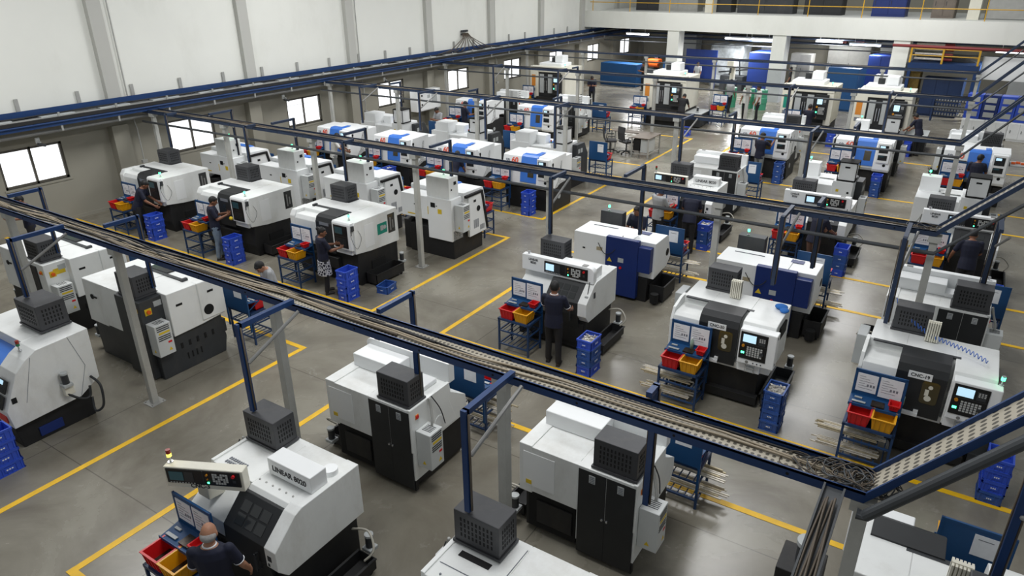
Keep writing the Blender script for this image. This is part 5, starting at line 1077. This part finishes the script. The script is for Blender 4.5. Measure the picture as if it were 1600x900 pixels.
# ------------------------------------------------------------------ desk and chairs in the open floor
t = thing('desk', 'L-shaped desk with dark top and pale cupboards in the open floor', 'desk', (-10.5, 25.82, 0))
b = MB(); b.box(-.35, .40, -.5, .75, .74, .77, 0, .004); b.box(-1.6, -.35, .30, .75, .74, .77, 0, .004); b.build('desk_top', 'table_wood', t)
for x, y in ((-.32, -.46), (.36, -.46), (.36, .7), (-1.56, .7), (-1.56, .34), (-.32, .34)): q = MB(); q.box(x-.025, x+.025, y-.025, y+.025, 0, .74); q.build('leg', 'steel_grey', t)
b = MB(); b.box(-.28, .0, -.42, -.1, .25, .7, 1); b.box(.02, .32, -.4, .3, .2, .7, 0); b.build('cupboard', ['grey_panel', 'void_black'], t)
b = MB(); b.bar((-.32, -.46, .15), (.36, -.46, .15), .03, .03); b.bar((.36, -.46, .15), (.36, .7, .15), .03, .03); b.bar((-1.56, .52, .4), (-.35, .52, .1), .03, .03); b.build('stretcher', 'steel_grey', t)
def office_chair(x, y, rz, lb):
    t = thing('office_chair', lb, 'chair', (x, y, 0), rz, 'black office chairs by the desk')
    b = MB(); b.box(-.24, .24, -.22, .24, .44, .52, 0, .03); b.build('seat', 'fabric_dark', t)
    b = MB(); b.prism([(-.27, .56), (-.31, .85), (-.28, 1.08), (-.23, 1.08), (-.26, .85), (-.22, .56)], -.22, .22, 'x', 0, .015); b.build('backrest', 'fabric_dark', t)
    for s in (-1, 1): q = MB(); q.tube([(s*.25, -.15, .48), (s*.29, -.12, .68), (s*.29, .14, .68)], .016, 8); q.box(s*.29-.03, s*.29+.03, -.12, .15, .68, .70); q.build('armrest', 'black_paint', t)
    b = MB(); b.cyl((0, 0, .1), (0, 0, .44), .03, 12); b.bar((0, -.2, .5), (0, -.27, .62), .06, .02); b.build('gas_column', 'black_paint', t)
    for k in range(5):
        a = 2*math.pi*k/5; q = MB(); q.bar((0, 0, .11), (.3*math.cos(a), .3*math.sin(a), .07), .04, .03); q.cyl((.3*math.cos(a)-.02, .3*math.sin(a), .032), (.3*math.cos(a)+.02, .3*math.sin(a), .032), .03, 10); q.build('castor_leg', 'black_paint', t)
office_chair(-11.85, 25.6, R(-60), 'black office chair at the near corner of the L-shaped desk'); office_chair(-11.2, 25.72, R(-30), 'black office chair tucked behind the other at the L-shaped desk')
# ------------------------------------------------------------------ platform over the far end (slightly skewed to the hall)
TH = R(-5.7); cT, sT = math.cos(TH), math.sin(TH)
def G(x, y, z=0): return (1.2 + x*cT - y*sT, 39.7 + x*sT + y*cT, z)
def skew(o, z=0, x=0, y=0): o.location = G(x, y, z); o.rotation_euler = (0, 0, TH); return o
b = MB(); b.box(-23.2, 12, 0, .35, 3.47, 4.42); b.box(-23.2, 12, .35, 13.5, 4.15, 4.35); skew(struct(b.build('trim_platform', 'wall_white')))
for x in (-16.8, -10.65, -4.75, 1.6):
    b = MB(); b.box(x-.36, x+.36, .05, .75, 1.75, 4.15, 0); b.box(x-.37, x+.37, .04, .76, 0, 1.75, 1); o = skew(b.build('platform_column', ['wall_white', 'grey_panel'])); tag(o, 'broad square column under the upper platform, white above grey, %s from the left' % {-16.8: 'first', -10.65: 'second', -4.75: 'third', 1.6: 'fourth'}[x], 'column')
b = MB(); b.box(-23.5, 12, 9.0, 9.2, 0, 9, 0); skew(struct(b.build('wall_back', 'wall_grey')))
t = thing('guard_rail', 'yellow guard rail along the edge of the upper platform', 'railing', (0, 0, 0)); skew(t, 4.42)
for z in (.5, 1.0): b = MB(); b.tube([(-22.6, .12, z), (11, .12, z)], .022, 8); b.build('rail', 'rail_yellow', t)
for k in range(13): b = MB(); b.tube([(-22.4+2.6*k, .12, 0), (-22.4+2.6*k, .12, 1.0)], .022, 8); b.build('rail_post', 'rail_yellow', t)
def boxthing(nm, lb, cat, x, y, z, w_, d, h, m, m2='charcoal', doors=2, grp=None, handle=True):
    t = thing(nm, lb, cat, (0, 0, 0), 0, grp); skew(t, z, x, y); b = MB(); b.box(-w_/2, w_/2, 0, d, .06 if z < 1 else 0, h, 0, .012); b.box(-w_/2+.03, w_/2-.03, .03, d-.03, 0, .07); b.build('carcass', m, t)
    for k in range(doors):
        a = -w_/2+.03+k*(w_-.06)/doors; q = MB(); q.box(a+.01, a+(w_-.06)/doors-.01, -.018, .002, .1, h-.04, 0, .004); dd = q.build('door', m, t)
        if handle: q = MB(); q.bar((a+.08, -.03, h*.45), (a+.08, -.03, h*.6), .02, .02); q.build('door_handle', m2, dd)
    return t
# things standing on the platform
for x, w_, h, m, lb in [(-20.3, 1.6, .9, 'fabric_dark', 'dark low cupboard at the left end of the upper platform'), (-18.2, 2.6, 1.5, 'steel_grey', 'pale grey screen cabinet on the upper platform'), (-15.6, 1.6, 1.2, 'charcoal', 'dark rack cabinet beside a pillar on the upper platform'), (-12.8, 3.2, 1.3, 'charcoal', 'long dark shelving cabinet on the upper platform'), (-9.6, 2.0, 1.1, 'black_paint', 'black chest cabinet on the upper platform behind the rail'), (-6.3, 1.6, 1.3, 'cabinet_blue', 'blue cabinet on the upper platform'), (-3.8, 1.0, 1.3, 'table_wood', 'brown cupboard on the upper platform'), (3.2, 3.0, 1.4, 'charcoal', 'dark cabinet at the right end of the upper platform')]:
    boxthing('cabinet', lb, 'cabinet', x, 3.2, 4.35, w_, .8, h, m)
for x in (-15.9, -2.4): b = MB(); b.box(x-.25, x+.25, 2.6, 3.1, 4.35, 8.2); skew(tag(b.build('pillar', 'offwhite'), 'cream pillar rising from the upper platform, %s' % ('left' if x < -9 else 'right'), 'pillar'))
for n_, (x, w_) in enumerate(((-.9, 2.0), (1.6, 1.7))):
    t = thing('glazed_screen', 'pale glossy partition panel on the upper platform, %s of two' % ('left', 'right')[n_], 'partition', (0, 0, 0)); skew(t, 4.35, x, 3.0); b = MB(); b.box(-w_/2, w_/2, 0, .05, .05, 1.5); b.build('panel', 'steel_grey', t); b = MB(); b.box(-w_/2-.06, -w_/2, -.02, .08, 0, 1.6); b.box(w_/2, w_/2+.06, -.02, .08, 0, 1.6); b.build('frame', 'charcoal', t)
# tube lights under the platform; the rearmost is added to brighten the back
for n_, (x, y) in enumerate(((-19.6, .9), (-13.4, 1.3), (-12.6, 2.6), (-6.6, 1.0), (-.2, .9), (-9.6, 5.5))):
    t = thing('tube_light', 'fluorescent light under the platform, %s from the left' % ['first', 'second', 'third', 'fourth', 'sixth', 'fifth'][n_], 'light', (0, 0, 0)); skew(t, 3.1-.07*max(0, y-1), x, y)
    b = MB(); b.box(-.75, .75, -.14, .14, .05, .1); b.bar((-.5, 0, .1), (-.5, 0, 4.15-3.1+.07*max(0, y-1)), .02, .02); b.bar((.5, 0, .1), (.5, 0, 4.15-3.1+.07*max(0, y-1)), .02, .02); b.build('fitting', 'white_clean', t); b = MB(); [b.tube([(-.72, yy, .01), (.72, yy, .01)], .05, 8) for yy in (-.07, .07)]; b.build('tube', 'tube_lit', t)
    area('tube_lamp', G(x, y+.3, 2.9), 1.4, .6, 210)
# under the platform: blue bench, covers, machines, tanks
boxthing('workbench_cabinet', 'big blue metal cabinet bench under the far left end of the platform', 'cabinet', -20.6, .5, 0, 2.6, 1.0, 1.35, 'board_blue', doors=1, handle=False)
boxthing('workbench_cabinet', 'smaller blue cabinet right of the big blue bench', 'cabinet', -17.6, 1.6, 0, 1.0, .9, 1.5, 'board_blue', doors=1)
t = thing('surface_grinder', 'grinder with orange head behind the big blue bench', 'machine', (0, 0, 0)); skew(t, 0, -18.9, 1.7); b = MB(); b.box(-.5, .5, 0, .8, 0, 1.0, 0, .02); b.build('bed', 'charcoal', t); b = MB(); b.box(-.4, .4, .1, .6, 1.3, 1.6, 0, .06); b.cyl((-.3, .3, 1.3), (.3, .3, 1.3), .2, 16); b.build('head', 'switch_orange', t); b = MB(); b.box(-.12, .12, .5, .75, 1.0, 1.7); b.build('column', 'charcoal', t)
b = MB(); b.box(-1.0, 1.0, 0, .06, .5, 2.3, 0, .01); b.bar((-.95, .03, 0), (-.95, .03, .5), .06, .06); b.bar((.95, .03, 0), (.95, .03, .5), .06, .06); o = b.build('blue_screen', 'cabinet_blue'); skew(o, 0, -15.9, 2.2); tag(o, 'bright blue welding screen left of the first platform column', 'screen')
t = thing('covered_machine', 'tall machine under crumpled grey plastic sheet behind the platform column', 'machine', (0, 0, 0)); skew(t, 0, -15.0, 4.5)
b = MB(); n = 10; bm_ = b.bm
bmesh.ops.create_cube(bm_, size=1); bmesh.ops.subdivide_edges(bm_, edges=list(bm_.edges), cuts=9, use_grid_fill=True)
for v in bm_.verts: v.co = Vector((v.co.x*2.0*(1+.06*math.sin(v.co.z*11+v.co.y*5)), v.co.y*1.4+.05*math.sin(v.co.z*13+v.co.x*9), (v.co.z+.5)*2.5+.05*math.sin(v.co.x*14)))
b.build('plastic_sheet', 'tarp', t, True)
boxthing('control_cabinet', 'tall grey control cabinet under the platform in the middle', 'cabinet', -13.0, 6.0, 0, 1.4, .8, 2.3, 'grey_panel'); boxthing('control_cabinet', 'grey cabinet with dark doors right of the tall grey one', 'cabinet', -11.2, 6.0, 0, 1.2, .8, 2.0, 'steel_grey')
t = thing('press', 'cream bench drill press under the platform', 'machine', (0, 0, 0)); skew(t, 0, -13.6, 1.2); b = MB(); b.box(-.3, .3, 0, .5, 0, .8, 0, .01); b.build('stand', 'charcoal', t); b = MB(); b.box(-.12, .12, .3, .5, .8, 1.7); b.box(-.2, .2, -.1, .5, 1.5, 1.9, 0, .04); b.build('drill_head', 'offwhite', t); b = MB(); b.cyl((0, .05, 1.2), (0, .05, 1.5), .05, 12); b.build('chuck', 'charcoal', t)
t = thing('sheet_machine', 'dark open-framed machine beside the standing man in grey', 'machine', (0, 0, 0)); skew(t, 0, -14.1, 2.7)
b = MB(); b.box(-.7, .7, 0, .8, 0, .85, 0, .02); b.build('bed', 'charcoal', t); b = MB()
for x in (-.3, .35): b.bar((x, .4, .85), (x*.7, .4, 1.75), .07, .07)
b.bar((-.25, .4, 1.75), (.3, .4, 1.75), .07, .07); b.bar((-.9, .2, 1.0), (.9, .3, 1.25), .08, .08); b.build('frame', 'black_paint', t)
for n_, (x, y) in enumerate(((-14.0, -3.0), (-11.9, -2.6), (-11.0, -2.4), (-10.3, -2.5))):
    t = thing('gas_cylinder_rack' if n_ < 0 else 'green_drum', 'green drum standing in the far aisle, %s from the left' % ('first', 'second', 'third', 'fourth')[n_], 'drum', (0, 0, 0), 0, 'green drums in the far aisle'); skew(t, 0, x, y); b = MB(); b.tube([(0, 0, 0), (0, 0, .32), (0, 0, .34), (0, 0, .6), (0, 0, .62), (0, 0, 1.0)], [.29, .29, .305, .305, .29, .29], 22); b.build('drum_body', 'green_paint', t); b = MB(); b.cyl((.1, .05, 1.0), (.1, .05, 1.03), .04, 10); b.build('bung', 'charcoal', t)
boxthing('blue_booth', 'big dark blue booth with dark opening beside the second platform column', 'booth', -12.2, 2.3, 0, 1.6, 1.8, 2.3, 'cabinet_blue', doors=1, handle=False)
boxthing('blue_locker', 'bright blue locker before the second platform column', 'locker', -8.6, -1.0, 0, .7, .7, 1.2, 'crate_blue', doors=1)
boxthing('container', 'big blue steel container with dark lid between the second and third columns', 'container', -7.0, -.6, 0, 1.5, 1.4, 2.1, 'board_blue', doors=1, handle=False)
boxthing('blue_booth', 'dark blue booth just left of the third platform column', 'booth', -5.75, 1.2, 0, 1.2, 1.6, 2.6, 'cabinet_blue', doors=2, handle=False)
boxthing('control_cabinet', 'white panel cabinet behind the right-hand machining centre', 'cabinet', -5.1, -.75, 0, .8, .6, 1.9, 'white_clean')
# storage platform on the right: blue beams, yellow rails, racked rolls, benches below
t = thing('storage_platform', 'small storage platform with blue beams and yellow rails on the right', 'platform', (0, 0, 0)); skew(t, 0, -2.85, 0)
b = MB(); b.box(-1.45, 1.5, 0, 2.4, 2.25, 2.5); b.build('deck', 'blue_steel', t)
for x, y in ((-1.35, .1), (1.42, .1), (-1.35, 2.3), (1.42, 2.3)): q = MB(); q.box(x-.07, x+.07, y-.07, y+.07, 0, 2.25); q.build('leg', 'blue_steel', t)
for z in (2.85, 3.15): q = MB(); q.tube([(-1.42, .05, z), (1.45, .05, z)], .022, 8); q.build('rail', 'rail_yellow', t)
for x in (-1.4, -.05, 1.42): q = MB(); q.box(x-.04, x+.04, .0, .08, 2.5, 3.3); q.build('rail_post', 'rail_yellow', t)
for k in range(4):
    z = 2.55+.22*k; t2 = thing('material_roll', 'long pale bundle with red end on the storage platform, %s from the top' % ('fourth', 'third', 'second', 'first')[k], 'roll', (0, 0, 0), 0, 'bundles on the storage platform'); skew(t2, z+.12, -3.4, .4); b = MB(); b.cyl((-.75, 0, 0), (.45, 0, 0), .06, 10); b.build('roll', 'parts_light', t2); b = MB(); b.cyl((.45, 0, 0), (.85, 0, 0), .065, 10); b.build('end_wrap', 'pipe_red', t2)
b = MB(); b.prism([(-1.3, 0), (1.3, 0), (.9, .16), (-.2, .26), (-1.0, .12)], 0, .8, 'y'); o = b.build('tarpaulin', 'charcoal'); skew(o, 2.502, -2.85, 1.2); tag(o, 'dark tarpaulin heap on the storage platform deck', 'tarpaulin')
b = MB(); b.tube([(-5.0, -.6, 3.3), (11, -.6, 3.3)], .07, 10); skew(tag(b.build('red_pipe', 'pipe_red'), 'dark red pipe crossing in front of the platform on the right', 'pipe'))
boxthing('tool_bench', 'dark blue cupboard bench beneath the storage platform', 'bench', -2.7, .5, 0, 1.7, .9, 1.8, 'deep_blue', doors=3)
boxthing('mesh_cage', 'yellow mesh cage behind the right-hand machining centre', 'cage', -4.05, .5, .0, .62, .6, 2.0, 'cage_mesh', doors=1, handle=False)
t = thing('tool_shelf', 'dark shelf rack of small tool holders on the right, below the storage platform', 'shelf', (0, 0, 0)); skew(t, 0, -2.05, -.75)
for x in (-.68, .68): b = MB(); b.box(x-.03, x+.03, 0, .3, 0, 1.1); b.build('upright', 'deep_blue', t)
for n_ in range(4):
    b = MB(); b.box(-.66, .66, .05-.03*n_+.08, .3, .25+.22*n_, .28+.22*n_); sh = b.build('shelf_board', 'charcoal', t); b = MB()
    for k in range(11): b.cyl((-.6+.12*k, .22, .28+.22*n_), (-.6+.12*k, .22, .38+.22*n_), .035, 8)
    b.build('tool_holders', 'steel_grey', sh)
for k in range(4):
    x = -1.1+.6*k
    t = thing('drawer_cabinet', 'blue cabinet with pale drawers on the far right, %s from the left' % ('first', 'second', 'third', 'fourth')[k], 'cabinet', (0, 0, 0), 0, 'blue drawer cabinets'); skew(t, .77, x, -3.7); b = MB(); b.box(0, .58, 0, .6, 0, 1.0, 0, .01); b.build('carcass', 'crate_blue' if k != 1 else 'cabinet_blue', t)
    for j in range(3): q = MB(); q.box(.1, .48, -.02, .01, .1+.3*j, .3+.3*j, 0, .004); dd = q.build('drawer', 'grey_panel', t)
for k in range(3): boxthing('white_cupboard', 'white cupboard beneath the blue drawer cabinets on the far right, %s from the left' % ('first', 'second', 'third')[k], 'cupboard', -.68+.85*k, -3.75, 0, .84, .72, .76, 'white_clean', grp='white cupboards on the far right')
b = MB(); b.box(0, 3.6, 0, .06, 1.9, 2.9, 0); b.box(-.05, 0, -.02, .08, 0, 2.9, 1); skew(tag(b.build('office_partition', ['white_clean', 'grey_panel']), 'white partition panels above the blue drawer cabinets', 'partition'), 0, -1.25, .4)
# trolley with orange parts on the right edge
t = thing('parts_table', 'round-edged table with orange parts at the far right', 'table', (1.75, 27.6, 0)); b = MB(); b.box(-.5, .6, -.35, .35, .8, .84, 0, .01); b.build('table_top', 'grey_panel', t); [MB().box(x-.03, x+.03, y-.03, y+.03, 0, .8).build('leg', 'steel_grey', t) for x in (-.4, .5) for y in (-.28, .28)]
for k in range(6): b = MB(); b.box(-.06, .06, -.05, .05, 0, .06, 0, .01); o = b.build('orange_part', 'switch_orange'); o.location = (1.5+.13*k, 27.5+.1*(k % 2), .841); tag(o, 'orange part on the table at the far right', 'part', 'orange parts on the far right table')
# near right: compressor pump beside the corner lathe, coiled blue hose on a lathe roof
t = thing('coolant_unit', 'black pump with grey cap beside the corner lathe, left of the column', 'pump', (-.47, 6.5, 0)); b = MB(); b.box(-.25, .2, -.22, .25, 0, .75, 0, .01); b.build('tank', 'base_black', t); b = MB(); b.cyl((0, 0, .75), (0, 0, 1.0), .1, 16, 0); b.cyl((0, 0, 1.0), (0, 0, 1.05), .115, 16, 1); b.build('motor', ['charcoal', 'grey_panel'], t); b = MB(); [b.cyl((.02+.05*k, .18, .75), (.02+.05*k, .18, .83), .018, 10) for k in range(3)]; b.build('fittings', 'brass_stock', t)
pts = []; A = Vector((-.35, 11.45, 1.95)); B_ = Vector((.95, 10.75, 1.57)); nC = 26
for k in range(nC*10+1):
    u = k/(nC*10); c = A.lerp(B_, u); c.z -= .3*math.sin(math.pi*u)*(1-u)+.0; c.z = max(c.z, 1.585); a = 2*math.pi*k/10; pts.append(c + Vector((0, .03*math.cos(a), .03*math.sin(a)+.005)))
b = MB(); b.tube(pts, .006, 5); tag(b.build('coiled_hose', 'cable_blue', None, True), 'blue coiled air hose stretched over the roof of the right-hand lathe', 'hose')

t = thing('cable_channel', 'grey cable channel full of cables reaching toward us from the nearest tray end', 'cable channel', (-.27, 3.6, 2.86)); b = MB(); b.box(-.07, .07, -1.1, 1.48, -.02, 0); b.box(-.08, -.065, -1.1, 1.48, -.02, .03); b.box(.065, .08, -1.1, 1.48, -.02, .03); b.build('channel', 'pipe_dark', t); b = MB(); [b.tube([(-.045+.018*k+.012*math.sin(j*.6+k*2), -1.1+.2*j, .014+.012*(k % 3)+.006*math.sin(j*.8+k)) for j in range(13)], .009, 6) for k in range(6)]; b.build('cables', 'cable_dark', t, True)

b = MB(); ball(b, (-1.93, 11.12, 1.56), .09, (1.2, 1.0, .5)); ball(b, (-1.86, 11.02, 1.55), .07, (1.1, 1.2, .5)); tag(remesh(b.bm, 'cloth', 'cloth_blue', None, .014), 'blue cloth lying on the rear roof corner of the unattended central-right lathe', 'cloth')

for n_, (x, w_, h, m) in enumerate(((-20.0, 2.2, 2.6, 'grey_panel'), (-9.0, 2.4, 2.4, 'steel_grey'), (-6.4, 1.8, 2.8, 'grey_panel'), (.6, 2.4, 2.6, 'grey_panel'))):
    boxthing('tall_cabinet', 'tall pale grey cabinet against the far back wall, %s from the left' % ('first', 'second', 'third', 'fourth')[n_], 'cabinet', x, 7.9, 0, w_, .9, h, m, grp='grey cabinets along the back wall')
for n_, (x, m, lb) in enumerate(((-9.6, 'pipe_red', 'left red'), (-8.6, 'pipe_red', 'right red'), (-6.4, 'cabinet_blue', 'blue'))):
    t = thing('tool_case', '%s case on top of the far grey cabinets' % lb, 'case', (0, 0, 0)); skew(t, 2.41 if x < -7.7 else 2.81, x, 8.1); b = MB(); b.box(-.3, .3, 0, .4, 0, .3, 0, .02); b.build('case_body', m, t); b = MB(); b.bar((-.1, -.02, .32), (.1, -.02, .32), .03, .03); b.build('case_handle', 'charcoal', t)
